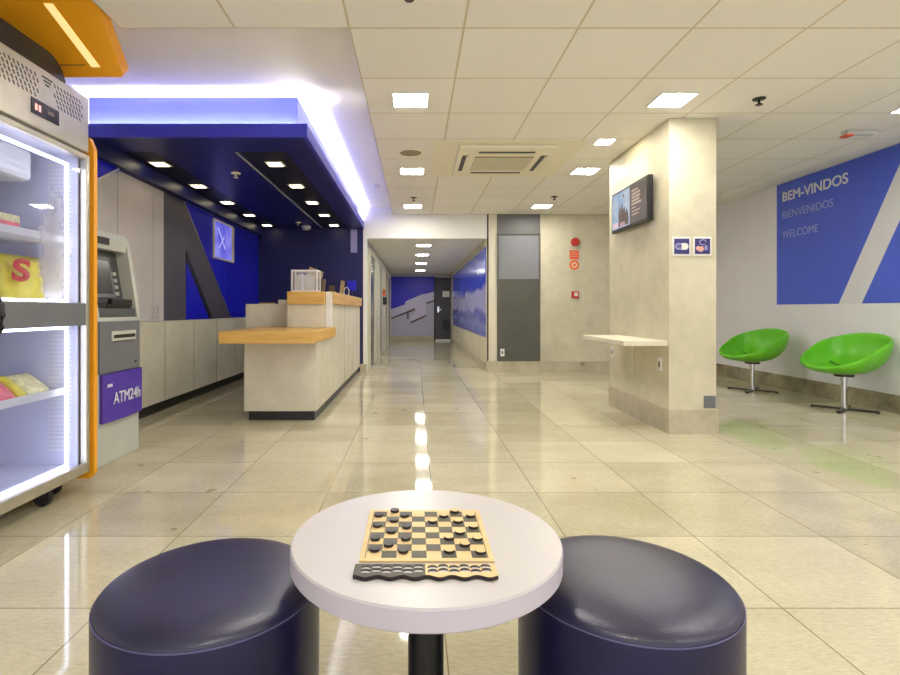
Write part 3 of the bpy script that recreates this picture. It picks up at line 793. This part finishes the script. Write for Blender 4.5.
bm = B(); box(bm, -1.0, -0.935, 5.94, 5.998, 0.886, 1.285, 0.003); obj('end_panel', bm, 'white', ct)
bm = B()
for y in (7.2, 8.2): box(bm, RX, RX + 0.0015, y, y + 0.006, 0.1, 1.145)
obj('panel_joint', bm, 'grille', ct)

# things on the counter
t = thing('acrylic_box', 'clear acrylic box with white edges on the end of the counter ledge', 'display box', (-1.24, 6.02, 1.285))
x0, x1, y0, y1, z0, z1 = -1.385, -1.09, 5.92, 6.12, 1.2855, 1.53
bm = B(); e = 0.014
for x in (x0, x1 - e):
    for y in (y0, y1 - e): box(bm, x, x + e, y, y + e, z0 + e, z1 - e)
for z in (z0, z1 - e):
    for y in (y0, y1 - e): box(bm, x0, x1, y, y + e, z, z + e)
    for x in (x0, x1 - e): box(bm, x, x + e, y0 + e, y1 - e, z, z + e)
obj('frame', bm, 'white', t)
bm = B(); box(bm, x0 + e, x1 - e, y0 + 0.004, y0 + 0.008, z0 + e, z1 - e); box(bm, x1 - 0.008, x1 - 0.004, y0 + e, y1 - e, z0 + e, z1 - e); obj('acrylic_pane', bm, 'acrylic', t)
bm = B(); q = x0 + 0.03
for w, h in ((0.03, 0.19), (0.04, 0.205), (0.03, 0.19), (0.045, 0.2), (0.03, 0.18)):
    box(bm, q, q + w, y0 + 0.09, y0 + 0.13, z0 + e, z0 + h); q += w + 0.008
obj('paper_slips', bm, 'paper', t)
bm = B(); prism(bm, [(-1.37, 1.50), (-1.19, 1.46), (-1.16, 1.56), (-1.33, 1.63)], 'Y', 6.7, 6.73)
o = obj('panel', bm, 'tan'); 
o.name = 'tilted_monitor_top'
tm = thing('tilted_tablet', 'tan backed tablet standing tilted behind the acrylic box', 'tablet', (-1.28, 6.72, 1.285))
o.name = 'tablet_back'; o.parent = tm; o.location = o.location - tm.location
bm = B(); cyl(bm, (-1.28, 6.715, 0), 0.012, 1.285, 1.49, 10); obj('stand', bm, 'darkmetal', tm)
bm = B(); cyl(bm, (-1.28, 6.715, 0), 0.07, 1.2855, 1.30, 20); obj('stand_base', bm, 'darkmetal', tm)
bm = B(); lathe(bm, [(0, 1.2855), (0.035, 1.2855), (0.055, 1.455), (0.05, 1.455), (0.032, 1.30), (0, 1.30)], (-1.14, 6.48, 0), 24)
tag(obj('tumbler', bm, 'brown', None, 'auto'), 'brown flared tumbler on the wooden ledge beside the acrylic box', 'cup')
t = thing('card_holder', 'small tan card holder on the ledge, first from the tumbler', 'card holder', (-1.12, 7.2, 1.285))
bm = B(); box(bm, -1.18, -1.08, 7.16, 7.24, 1.2855, 1.33, 0.004); obj('holder_base', bm, 'wood', t)
bm = B(); prism(bm, [(7.17, 1.33), (7.185, 1.33), (7.20, 1.41), (7.185, 1.41)], 'X', -1.17, -1.09); obj('cards', bm, 'brown', t)
t = thing('menu_stand', 'tall tan upright card stand in the middle of the ledge', 'card stand', (-1.08, 7.8, 1.285))
bm = B(); prism(bm, [(-1.115, 1.30), (-1.05, 1.30), (-1.035, 1.50), (-1.085, 1.52)], 'Y', 7.79, 7.805); obj('card', bm, 'tan', t)
bm = B(); box(bm, -1.13, -1.03, 7.75, 7.85, 1.2855, 1.30, 0.003); obj('stand_base', bm, 'wood', t)
bm = B(); tube(bm, [(-1.06 + 0.04 * math.cos(a), 8.2, 1.285 + 0.006 + 0.07 + 0.07 * math.sin(a)) for a in [i * 2 * PI / 24 for i in range(24)]], 0.006, 8, True)
tag(obj('wire_ring_holder', bm, 'white', None, True), 'thin white ring shaped holder on the ledge beside the blue device', 'holder')
t = thing('card_terminal', 'blue screened card terminal at the far end of the ledge', 'card terminal', (-1.05, 8.75, 1.285))
bm = B(); box(bm, -1.10, -1.0, 8.72, 8.80, 1.2855, 1.31, 0.004); box(bm, -1.07, -1.03, 8.75, 8.77, 1.31, 1.42); obj('stand', bm, 'navy', t)
bm = B(); box(bm, -1.12, -0.97, 8.73, 8.75, 1.40, 1.56, 0.005); h = obj('housing', bm, 'royal', t)
bm = B(); box(bm, -1.105, -0.985, 8.727, 8.73, 1.42, 1.54); obj('screen', bm, 'royal', h)
# papers and keyboard on the staff panel
t = tag(obj('paper_stack', (lambda b: (box(b, -1.60, -1.45, 6.201, 6.249, 1.1505, 1.20), b)[1])(B()), 'paper'), 'stack of papers on the staff side panel of the counter', 'papers')
bm = B(); box(bm, -1.83, -1.64, 6.203, 6.247, 1.1505, 1.165); tag(obj('stapler', bm, 'tan'), 'low tan desk tool lying left of the paper stack', 'stapler')
# screen on blue wall
t = thing('wall_monitor', 'blue screened monitor in a pale frame on the royal blue wall', 'television', (XL + 0.03, 7.5, 1.78))
bm = B(); box(bm, XL + 0.021, XL + 0.05, 7.14, 7.92, 1.78, 2.32, 0.004); obj('housing', bm, 'cream_strip', t)
bm = B(); box(bm, XL + 0.05, XL + 0.052, 7.155, 7.80, 1.80, 2.29); s = obj('screen', bm, 'scr_blue', t)
bm = B()
prism(bm, [(7.25, 2.2), (7.28, 2.22), (7.55, 1.95), (7.52, 1.93)], 'X', XL + 0.052, XL + 0.0535); prism(bm, [(7.3, 1.95), (7.32, 1.93), (7.5, 2.1), (7.48, 2.12)], 'X', XL + 0.052, XL + 0.0535)
obj('screen_graphic', bm, 'scr_line', s)
bm = B(); box(bm, -1.12, -1.01, YB - 0.03, YB, 2.08, 2.49); tag(obj('wall_notice', bm, 'icon_lilac'), 'narrow pale blue notice high on the navy wall under the canopy', 'sign')

# ------------------------------------------------------------------ bank machine
am = thing('cash_machine', 'grey cash machine with a purple label beside the orange frame', 'cash machine', (-2.43, 3.8, 0))
ay0, ay1 = 3.55, 4.13
bm = B(); box(bm, -2.72, -2.15, ay0, ay1, 0.0, 1.03, 0.01); obj('cabinet', bm, 'atm_light', am)
bm = B(); box(bm, -2.152, -2.135, ay0 + 0.04, ay1 - 0.015, 0.64, 1.00, 0.004); fp = obj('fascia_panel', bm, 'atm_dark', am)
bm = B(); box(bm, -2.136, -2.118, ay0 + 0.16, ay1 - 0.10, 0.86, 0.93, 0.005); sl = obj('cash_slot', bm, 'atm_light', fp)
bm = B(); box(bm, -2.118, -2.116, ay0 + 0.18, ay1 - 0.12, 0.88, 0.905); obj('slot_opening', bm, 'black', fp)
bm = B(); box(bm, -2.136, -2.132, ay1 - 0.09, ay1 - 0.07, 0.68, 0.70); obj('lock', bm, 'black', fp)
# label wraps
bm = B()
pts = []
for i in range(13):
    u = i / 12; y = ay0 + 0.06 + u * (ay1 - ay0 - 0.06); pts.append((-2.128 + 0.018 * math.sin(u * PI), y))
prism(bm, [(-2.152, ay0 + 0.06)] + pts + [(-2.152, ay1)], 'Z', 0.30, 0.635); lb = obj('label_panel', bm, 'purple', am)
text('lettering', 'ATM24h', 0.115, 'sign_white', lb, mat_face((-2.109, ay0 + 0.16, 0.42), (0, 1, 0), (0, 0, 1)), 0.001, 0.36, 0.001)
bm = B(); box(bm, -2.119, -2.116, ay0 + 0.10, ay0 + 0.16, 0.545, 0.565); obj('small_mark', bm, 'sign_white', lb)
# upper shell
prof = [(-2.72, 1.03), (-2.14, 1.03), (-2.155, 1.12), (-2.225, 1.60), (-2.26, 1.65), (-2.72, 1.65)]
for a, b in ((ay0, ay0 + 0.045), (ay1 - 0.045, ay1)):
    bm = B(); prism(bm, prof, 'Y', a, b); obj('side_cheek', bm, 'atm_light', am)
bm = B(); prism(bm, [(-2.72, 1.52), (-2.232, 1.52), (-2.222, 1.59), (-2.252, 1.65), (-2.72, 1.65)], 'Y', ay0 + 0.045, ay1 - 0.045); obj('hood', bm, 'atm_light', am)
bm = B(); box(bm, -2.236, -2.219, ay0 + 0.14, ay0 + 0.3, 1.55, 1.60); obj('camera_window', bm, 'black', am)
bm = B(); prism(bm, [(-2.72, 1.03), (-2.15, 1.03), (-2.16, 1.09), (-2.245, 1.12), (-2.31, 1.52), (-2.72, 1.52)], 'Y', ay0 + 0.045, ay1 - 0.045); rc = obj('recess', bm, 'atm_deep', am)
bm = B(); prism(bm, [(-2.262, 1.17), (-2.240, 1.17), (-2.288, 1.47), (-2.310, 1.47)], 'Y', ay0 + 0.08, ay1 - 0.16); obj('screen_bezel', bm, 'atm_dark', rc)
bm = B(); prism(bm, [(-2.246, 1.20), (-2.241, 1.20), (-2.281, 1.44), (-2.286, 1.44)], 'Y', ay0 + 0.11, ay1 - 0.19); obj('screen', bm, 'display', rc)
bm = B()
for k in range(4): prism(bm, [(-2.262 - 0.0082 * k, 1.19 + 0.05 * k), (-2.246 - 0.0082 * k, 1.19 + 0.05 * k), (-2.250 - 0.0082 * k, 1.215 + 0.05 * k), (-2.266 - 0.0082 * k, 1.215 + 0.05 * k)], 'Y', ay1 - 0.14, ay1 - 0.10)
obj('side_keys', bm, 'atm_light', rc)
bm = B(); box(bm, -2.24, -2.17, ay0 + 0.20, ay1 - 0.08, 1.10, 1.125, 0.004); box(bm, -2.20, -2.165, ay0 + 0.24, ay1 - 0.07, 1.11, 1.16, 0.005); obj('keypad', bm, 'black', rc)
bm = B(); box(bm, -2.24, -2.17, ay0 + 0.07, ay0 + 0.18, 1.10, 1.13, 0.005); obj('card_reader', bm, 'display', rc)

# ------------------------------------------------------------------ orange frame + awning
bm = B()
prism(bm, [(-2.72, 0.065), (-1.96, 0.065), (-1.935, 0.095), (-1.935, 2.05), (-1.965, 2.12), (-2.72, 2.12)], 'Y', 3.195, 3.228)
tag(obj('side_panel', bm, 'orange'), 'tall orange upright panel between the fridge and the cash machine', 'panel')
aw = thing('overhead_awning', 'tilted orange awning with an amber strip above the fridge', 'awning', (-2.2, 2.9, 2.5))
X1, Yf, Zf = -1.755, 3.2, 2.485
def AP(x, t, n): return Vector((x, Yf - t * 0.7071 - n * 0.0, Zf + t * 0.7071)) + Vector((0, 0.7071, 0.7071)) * n
L = 0.42; R = 0.025
out = [(-2.74, 0.0)] + [(X1 - R + R * math.sin(a), R - R * math.cos(a)) for a in [i * PI / 2 / 8 for i in range(9)]] + [(X1, L), (-2.74, L)]
bm = B()
v0 = [bm.verts.new(AP(x, t, 0)) for x, t in out]; v1 = [bm.verts.new(AP(x, t, 0.09)) for x, t in out]
bm.faces.new(v0); bm.faces.new(list(reversed(v1)))
for i in range(len(out)): bm.faces.new([v0[i], v1[i], v1[(i + 1) % len(out)], v0[(i + 1) % len(out)]])
obj('awning_slab', bm, 'orange', aw)
def aq(x0, x1, t0, t1, n0, n1, name, m, sl=0.0):
    bm = B(); vs = []
    for (x, t) in ((x0, t0), (x1, t0), (x1 - sl, t1), (x0 - sl, t1)):
        vs.append((bm.verts.new(AP(x, t, n0)), bm.verts.new(AP(x, t, n1))))
    bm.faces.new([a for a, b in vs]); bm.faces.new([b for a, b in reversed(vs)])
    for i in range(4): bm.faces.new([vs[i][0], vs[i][1], vs[(i + 1) % 4][1], vs[(i + 1) % 4][0]])
    return obj(name, bm, m, aw)
aq(-1.925, -1.875, 0.06, 0.40, -0.003, 0.0, 'light_channel', 'amber', 0.12)
aq(-2.72, -1.96, 0.07, 0.074, -0.002, 0.0, 'panel_line', 'brown')
# black support on the fridge
bm = B()
pts = [(2.35, 2.355), (3.10, 2.355)] + [(3.10 - 0.16 + 0.16 * math.cos(a), 2.37 + 0.15 * math.sin(a)) for a in [i * PI / 2 / 10 for i in range(11)]] + [(2.35, 2.52)]
prism(bm, pts, 'X', -2.70, -2.04)
tag(obj('awning_support', bm, 'black'), 'black rounded support block on top of the fridge under the awning', 'support')

# ------------------------------------------------------------------ display fridge
fy0, fy1, fxb, fxf = 2.28, 3.17, -2.70, -1.99
fr = thing('display_fridge', 'tall steel display fridge with lit glass door at the left edge', 'fridge', (-2.33, 2.72, 0))
bm = B()
box(bm, fxb, fxb + 0.04, fy0, fy1, 0.13, 2.34); box(bm, fxb + 0.04, fxf, fy0, fy0 + 0.035, 0.13, 2.34); box(bm, fxb + 0.04, fxf, fy1 - 0.035, fy1, 0.13, 2.34)
obj('cabinet', bm, 'steel', fr)
bm = B(); box(bm, fxb + 0.04, fxf, fy0 + 0.035, fy1 - 0.035, 0.13, 0.168); box(bm, fxb + 0.04, fxf, fy0 + 0.035, fy1 - 0.035, 1.99, 2.34)
box(bm, fxb + 0.04, fxb + 0.05, fy0 + 0.035, fy1 - 0.035, 0.168, 1.99); box(bm, fxb + 0.05, fxf, fy1 - 0.045, fy1 - 0.035, 0.168, 1.99); box(bm, fxb + 0.05, fxf, fy0 + 0.035, fy0 + 0.045, 0.168, 1.99)
obj('liner', bm, 'liner', fr)
bm = B()
for k in range(68): box(bm, fxf - 0.17, fxf - 0.03, fy1 - 0.049, fy1 - 0.045, 0.25 + k * 0.025, 0.262 + k * 0.025)
obj('wall_ribs', bm, 'white', fr)
hx = fxf
bm = B(); box(bm, hx, -1.95, fy0, fy1, 2.015, 2.345, 0.008); hd = obj('header_panel', bm, 'steel', fr)
for (ya, yb_, n_) in ((2.42, 2.74, 11), (2.86, 3.10, 9)):
    bm = B()
    for r_ in range(5):
        for c_ in range(n_):
            y = ya + (yb_ - ya) * c_ / n_ + 0.018 * ((r_ % 2)); z = 2.30 - r_ * 0.026
            if ya > 2.8 and c_ < r_ - 3: continue
            prism(bm, [(y, z), (y + 0.008, z), (y + 0.018, z - 0.018), (y + 0.010, z - 0.018)], 'X', -1.95, -1.9485)
    obj('vent_slots', bm, 'darkmetal', hd)
bm = B()
for k in range(3): box(bm, -1.95, -1.9485, 2.77 + k * 0.012, 2.85 - k * 0.012, 2.30 - k * 0.018, 2.308 - k * 0.018)
obj('emblem', bm, 'black', hd)
bm = B(); box(bm, -1.95, -1.947, 2.69, 2.90, 2.085, 2.165); dp = obj('control_display', bm, 'display', hd)
bm = B(); [box(bm, -1.947, -1.9465, y_, y_ + 0.018, 2.108, 2.142) for y_ in (2.715, 2.742)]; obj('digits', bm, 'led_red', dp)
bm = B(); box(bm, -1.947, -1.9465, 2.81, 2.86, 2.118, 2.138); obj('buttons', bm, 'brown', dp)
# door
dz0, dz1 = 0.115, 2.0
dr = None
bm = B(); w = 0.028
box(bm, -1.985, -1.945, fy0, fy0 + w, dz0, dz1, 0.004); box(bm, -1.985, -1.945, fy1 - w, fy1, dz0, dz1, 0.004)
box(bm, -1.985, -1.945, fy0 + w, fy1 - w, dz0, dz0 + 0.058, 0.004); box(bm, -1.985, -1.945, fy0 + w, fy1 - w, dz1 - 0.03, dz1, 0.004)
dr = obj('door', bm, 'steel', fr)
bm = B(); box(bm, -1.972, -1.966, fy0 + w, fy1 - w, dz0 + 0.058, dz1 - 0.03); obj('glass_pane', bm, 'frost_glass', dr)
bm = B(); box(bm, -1.966, -1.952, fy0 + w, fy1 - w, 0.99, 1.12, 0.003); obj('cross_bar', bm, 'atm_dark', dr)
def ledrect(z0, z1):
    bm = B(); a, b = fy0 + 0.06, fy1 - 0.10; s = 0.014; xa, xb = -2.02, -2.006
    box(bm, xa, xb, a, a + s, z0, z1); box(bm, xa, xb, b - s, b, z0, z1)
    box(bm, xa, xb, a + s, b - s, z0, z0 + s); box(bm, xa, xb, a + s, b - s, z1 - s, z1)
    obj('led_strip', bm, 'led', dr)
ledrect(0.175, 0.985); ledrect(1.125, 1.93)
bm = B(); tube(bm, [(-1.945, 2.42, 1.14), (-1.905, 2.42, 1.13), (-1.89, 2.42, 1.10), (-1.885, 2.42, 1.055), (-1.89, 2.42, 1.0), (-1.905, 2.42, 0.975), (-1.945, 2.42, 0.965)], 0.014, 10)
obj('handle', bm, 'black', dr, True)
for z in (0.60, 1.045, 1.48):
    bm = B(); box(bm, fxb + 0.06, -2.05, fy0 + 0.05, fy1 - 0.06, z - 0.012, z); box(bm, -2.06, -2.045, fy0 + 0.05, fy1 - 0.06, z - 0.012, z + 0.028); obj('shelf', bm, 'white', fr)
bm = B(); box(bm, fxb + 0.06, -2.16, fy0 + 0.1, fy1 - 0.17, 1.80, 1.98, 0.03); ev = obj('evaporator', bm, 'white', fr)
bm = B(); cyl(bm, (0, 2.72, 1.89), 0.03, -2.16, -2.155, 16, 'X'); obj('evaporator_knob', bm, 'atm_light', ev)
for (x, y) in ((-2.05, 2.92), (-2.05, 2.42), (-2.6, 3.08), (-2.6, 2.42), (-2.12, 3.10)):
    if (x, y) == (-2.6, 3.08): pass
    bm = B(); lathe(bm, [(0, y - 0.018), (0.045, y - 0.018), (0.05, y - 0.01), (0.05, y + 0.01), (0.045, y + 0.018), (0, y + 0.018)], (x, 0, 0.05), 20, 'Y'); cw = obj('caster', bm, 'rubber', fr, 'auto')
    bm = B(); box(bm, x - 0.02, x + 0.03, y + 0.019, y + 0.025, 0.05, 0.13); box(bm, x - 0.02, x + 0.03, y - 0.025, y - 0.019, 0.05, 0.13); obj('caster_fork', bm, 'darkmetal', cw)
# products
def packet(name, y, z, w, h, x, lean, m, label, cat='packet', d=0.05, yaw=0.0):
    bm = B(); NS = 8
    g = []
    for i in range(NS + 1):
        row = []
        for j in range(NS + 1):
            u, v = i / NS * 2 - 1, j / NS * 2 - 1
            bul = d * 0.5 * max(0, (1 - u ** 4)) ** 0.7 * max(0, (1 - v ** 4)) ** 0.7
            row.append((u * w / 2, (v + 1) * h / 2, bul))
        g.append(row)
    for sgn_ in (1, -1):
        vs = [[bm.verts.new((sgn_ * p[2], p[0], p[1])) for p in r_] for r_ in g]
        for i in range(NS):
            for j in range(NS): bm.faces.new([vs[i][j], vs[i + 1][j], vs[i + 1][j + 1], vs[i][j + 1]])
    bmesh.ops.remove_doubles(bm, verts=bm.verts, dist=1e-4)
    bmesh.ops.transform(bm, verts=bm.verts, matrix=Matrix.Translation((x, y, z + 0.006)) @ Matrix.Rotation(yaw, 4, 'Z') @ Matrix.Rotation(-lean, 4, 'Y'))
    o = obj(name, bm, m, None, True)
    mn = min((o.matrix_basis @ v.co).z for v in o.data.vertices)
    o.location.z += z - mn + 0.0005
    return tag(o, label, cat)
pk = packet('snack_packet', 3.01, 0.60, 0.19, 0.19, -2.12, 0.95, 'pack_cream', 'yellow and cream snack packet farthest right on the low fridge shelf', yaw=0)
packet('snack_packet', 2.874, 0.60, 0.066, 0.19, -2.12, 0.9, 'pack_yellow', 'plain yellow snack packet between the pink and the cream packets')
packet('snack_packet', 2.755, 0.60, 0.155, 0.18, -2.12, 0.85, 'pack_pink', 'pink snack packet on the low fridge shelf')
bm = B(); box(bm, -2.40, -2.19, 2.66, 2.94, 1.481, 1.60, 0.004); bx_ = tag(obj('snack_box', bm, 'pack_cream'), 'cream and pink box on the top fridge shelf', 'box')
bm = B(); box(bm, -2.19, -2.1885, 2.67, 2.93, 1.51, 1.56); obj('box_print', bm, 'pack_pink', bx_)
sb = packet('large_snack_bag', 2.94, 1.0455, 0.36, 0.34, -2.16, 0.12, 'pack_yellow', 'large yellow snack bag with a red letter S on the middle fridge shelf', 'packet', 0.08)
text('lettering', 'S', 0.16, 'pack_red', sb, mat_face((-2.118, 2.78, 1.24), (0, 1, 0), (0.1, 0, 1)), 0.006, 0.13)
bm = B()
for k in range(14): box(bm, -2.128, -2.118, 2.80 + k * 0.018, 2.812 + k * 0.018, 1.065 + 0.006 * (k % 3), 1.115 + 0.012 * ((k * 7) % 3))
obj('bag_print', bm, 'pack_cream', sb)

# ------------------------------------------------------------------ table
TX, TY, TZ, TR = 0.025, 1.215, 0.5655, 0.303
tb = thing('round_table', 'small round white table with a black column leg', 'table', (TX, TY, 0))
bm = B(); lathe(bm, [(0, TZ - 0.046), (TR - 0.004, TZ - 0.046), (TR - 0.001, TZ - 0.043), (TR - 0.001, TZ - 0.003), (TR - 0.003, TZ), (0, TZ)], (TX, TY, 0), 128); top = obj('tabletop', bm, 'table', tb, 'auto')
bm = B(); lathe(bm, [(TR - 0.002, TZ - 0.043), (TR, TZ - 0.042), (TR, TZ - 0.004), (TR - 0.002, TZ - 0.003)], (TX, TY, 0), 128); obj('edge_band', bm, 'table_edge', top, 'auto')
bm = B(); lathe(bm, [(0, 0.02), (0.041, 0.02), (0.041, TZ - 0.05), (0, TZ - 0.05)], (TX - 0.0, TY, 0), 40); obj('column', bm, 'black', tb, 'auto')
bm = B(); cyl(bm, (TX, TY, 0), 0.12, TZ - 0.05, TZ - 0.0462, 32); obj('mounting_plate', bm, 'black', tb, 'auto')
bm = B(); lathe(bm, [(0, 0), (0.2, 0), (0.2, 0.012), (0.06, 0.03), (0, 0.03)], (TX, TY, 0), 48); obj('base', bm, 'black', tb, 'auto')

# stools
def stool(x, y, r, label):
    t = thing('round_stool', label, 'stool', (x, y, 0), 'navy leather stools')
    zs = 0.442
    prof = [(0, 0.012), (r - 0.02, 0.012), (r - 0.004, 0.02), (r - 0.002, 0.1), (r, 0.3), (r, zs - 0.012), (r - 0.003, zs)]
    bm = B(); lathe(bm, prof, (x, y, 0), 96); obj('drum', bm, 'leather', t, 'auto')
    prof = [(r - 0.003, zs)] + [((r - 0.003) * math.cos(a) ** 0.58, zs + 0.036 * math.sin(a)) for a in [i * PI / 2 / 16 for i in range(1, 16)]] + [(0, zs + 0.036)]
    bm = B(); lathe(bm, prof, (x, y, 0), 96); obj('cushion', bm, 'leather_top', t, True)
    bm = B(); tube(bm, [(x + (r - 0.0015) * math.cos(a), y + (r - 0.0015) * math.sin(a), zs) for a in [i * 2 * PI / 96 for i in range(96)]], 0.0014, 6, True); obj('piping', bm, 'piping', t, True)
    bm = B()
    a = math.atan2(TY - y, TX - x) - (0.55 if x > 0 else -0.55)
    tube(bm, [(x + r * math.cos(a), y + r * math.sin(a), z) for z in (0.03, 0.2, 0.3, 0.44)], 0.002, 6); obj('side_seam', bm, 'leather', t)
    bm = B(); lathe(bm, [(0, 0), (r - 0.03, 0), (r - 0.03, 0.012), (0, 0.012)], (x, y, 0), 64); obj('base', bm, 'black', t)
stool(-0.467, 1.222, 0.243, 'round navy leather stool left of the white table')
stool(0.488, 1.238, 0.243, 'round navy leather stool right of the white table')

# checkers
bt = thing('checkerboard', 'wooden checkerboard with pale and charcoal squares on the white table', 'game board', (0.024, 1.215, TZ))
bx0, bx1, by0, by1, zb0 = -0.114, 0.162, 1.078, 1.352, TZ + 0.0005
zt = zb0 + 0.0045
bm = B(); box(bm, bx0, bx1, by0, by1, zb0, zt - 0.0006); obj('board', bm, 'board_light', bt)
mg = 0.013; s = (bx1 - bx0 - 2 * mg) / 8; sy = (by1 - by0 - 2 * mg) / 8
bmd = B()
for r_ in range(8):
    for c_ in range(8):
        if (r_ + c_) % 2 == 0:
            box(bmd, bx0 + mg + c_ * s, bx0 + mg + (c_ + 1) * s, by1 - mg - (r_ + 1) * sy, by1 - mg - r_ * sy, zt - 0.0006, zt)
obj('dark_squares', bmd, 'board_dark', bt)
bm = B(); l = 0.0012; m_ = mg - 0.001
for a in (bx0 + m_ - l, bx1 - m_): box(bm, a, a + l, by0 + m_, by1 - m_, zt - 0.0006, zt)
obj('border_line', bm, 'burn', bt)
def piece(zx, zy, dark, label, proto=None):
    px, py = 340 + zx / 5.294, 500 + (zy - 10) / 5.294
    D = F * (CH - zt) / (py - CY); x = (px - CX) * D / F
    t = thing('checker_piece', label, 'checker', (x, D, zt), 'dark checkers' if dark else 'pale checkers')
    return t
ordn = ('first', 'second', 'third', 'fourth')
blk = {'left': [(205, 95), (198, 150), (187, 220), (183, 278)], 'middle': [(290, 72), (285, 123), (272, 182), (257, 253)], 'right': [(343, 97), (352, 157), (348, 220), (335, 286)]}
wht = {'left': [(550, 98), (490, 127), (577, 215), (578, 285)], 'middle': [(607, 74), (625, 127), (635, 187), (662, 250)], 'right': [(692, 97), (707, 157), (728, 219), (745, 290)]}
def mk_piece(t, dark):
    x, y, z = t.location
    r, h = (0.0106 if dark else 0.0112), 0.0062
    bm = B(); lathe(bm, [(0, z + 0.0002), (r - 0.0006, z + 0.0002), (r, z + 0.0008), (r, z + h - 0.0008), (r - 0.0003, z + h - 0.0004), (0, z + h - 0.0004)], (x, y, 0), 32); obj('rim', bm, 'burn', t, 'auto')
    bm = B(); cyl(bm, (x, y, 0), r - 0.0006, z + h - 0.0004, z + h, 32); obj('face', bm, 'checker_black' if dark else 'board_light', t, 'auto')
protos = {}
for dark, sets in ((True, blk), (False, wht)):
    for cn_, lst in sets.items():
        for i, (a, b) in enumerate(lst):
            lab = '%s checker, %s from the back in the %s file of %s pieces' % ('dark' if dark else 'pale wooden', ordn[i], cn_, 'dark' if dark else 'pale')
            t = piece(a, b, dark, lab)
            if dark not in protos: mk_piece(t, dark); protos[dark] = t
            else:
                for ch in list(protos[dark].children):
                    c = ch.copy(); COL.objects.link(c); c.parent = t
# storage tray with scoops
tr = thing('checker_tray', 'wavy two tone wooden storage tray in front of the checkerboard', 'tray', (0.02, 1.03, TZ))
tx0, tx1, ty1, tyf = -0.119, 0.159, 1.056, 1.008
def wave(x): return tyf + 0.0045 * math.cos((x - tx0) * 2 * PI / 0.0475)
def tray_part(xa, xb, z0, z1, name, m, parent, inset=0.0):
    n_ = 40
    pts = [(xa + (xb - xa) * i / n_, wave(xa + (xb - xa) * i / n_) + inset) for i in range(n_ + 1)] + [(xb, ty1), (xa, ty1)]
    bm = B(); prism(bm, pts, 'Z', z0, z1); return obj(name, bm, m, parent)
tray_part(tx0, tx1, TZ + 0.0005, TZ + 0.008, 'tray_base', 'burn', tr)
xm = 0.020
ta = tray_part(tx0, xm, TZ + 0.008, TZ + 0.0088, 'tray_face', 'board_dark', tr, 0.0006)
tb2 = tray_part(xm, tx1, TZ + 0.008, TZ + 0.0088, 'tray_face', 'board_light', tr, 0.0006)
zr = TZ + 0.0088
for (xa, xb, par) in ((tx0 + 0.013, xm - 0.003, ta), (xm + 0.004, tx1 - 0.010, tb2)):
    bm = B(); bs_ = B()
    for k in range(6):
        for rw in range(2):
            cx = xa + (xb - xa) * (k + 0.5) / 6; cy = 1.0255 + rw * 0.0155 + (0.003 if k % 2 else -0.001)
            hw = (xb - xa) / 12 * 0.97
            # raised back crescent = far wall of the scoop
            pts = [(cx + hw * math.cos(a), cy + 0.0098 * math.sin(a)) for a in [PI * i / 10 for i in range(11)]] + [(cx + 0.92 * hw * math.cos(a), cy - 0.004 + 0.0045 * math.sin(a)) for a in [PI * (10 - i) / 10 for i in range(11)]]
            prism(bm, pts, 'Z', zr, zr + 0.0006)
            pts = [(cx + 0.92 * hw * math.cos(a), cy - 0.004 + 0.0045 * math.sin(a)) for a in [PI * i / 10 for i in range(11)]]
            prism(bs_, pts, 'Z', zr, zr + 0.0004)
    obj('scoop_wall', bm, 'burn', par)
    obj('scoop_floor', bs_, 'table', par)

# ------------------------------------------------------------------ camera, world
cam = bpy.data.cameras.new('camera'); co = bpy.data.objects.new('camera', cam); COL.objects.link(co)
cam.sensor_width = 36; cam.sensor_fit = 'HORIZONTAL'; cam.lens = F / 900 * 36
cam.shift_x = (450 - CX) / 900; cam.shift_y = -(337.5 - CY) / 900
cam.clip_start = 0.05
co.location = (0, 0, CH); co.rotation_euler = (PI / 2, 0, 0)
SC.camera = co
w = bpy.data.worlds.new('world'); SC.world = w; w.use_nodes = True
bg = w.node_tree.nodes['Background']; bg.inputs[0].default_value = (0.92, 0.93, 1.0, 1); bg.inputs[1].default_value = 1.5
vs = SC.view_settings
vs.view_transform = 'Standard'; vs.look = 'None'; vs.gamma = 1; vs.use_curve_mapping = False; vs.exposure = 0.13
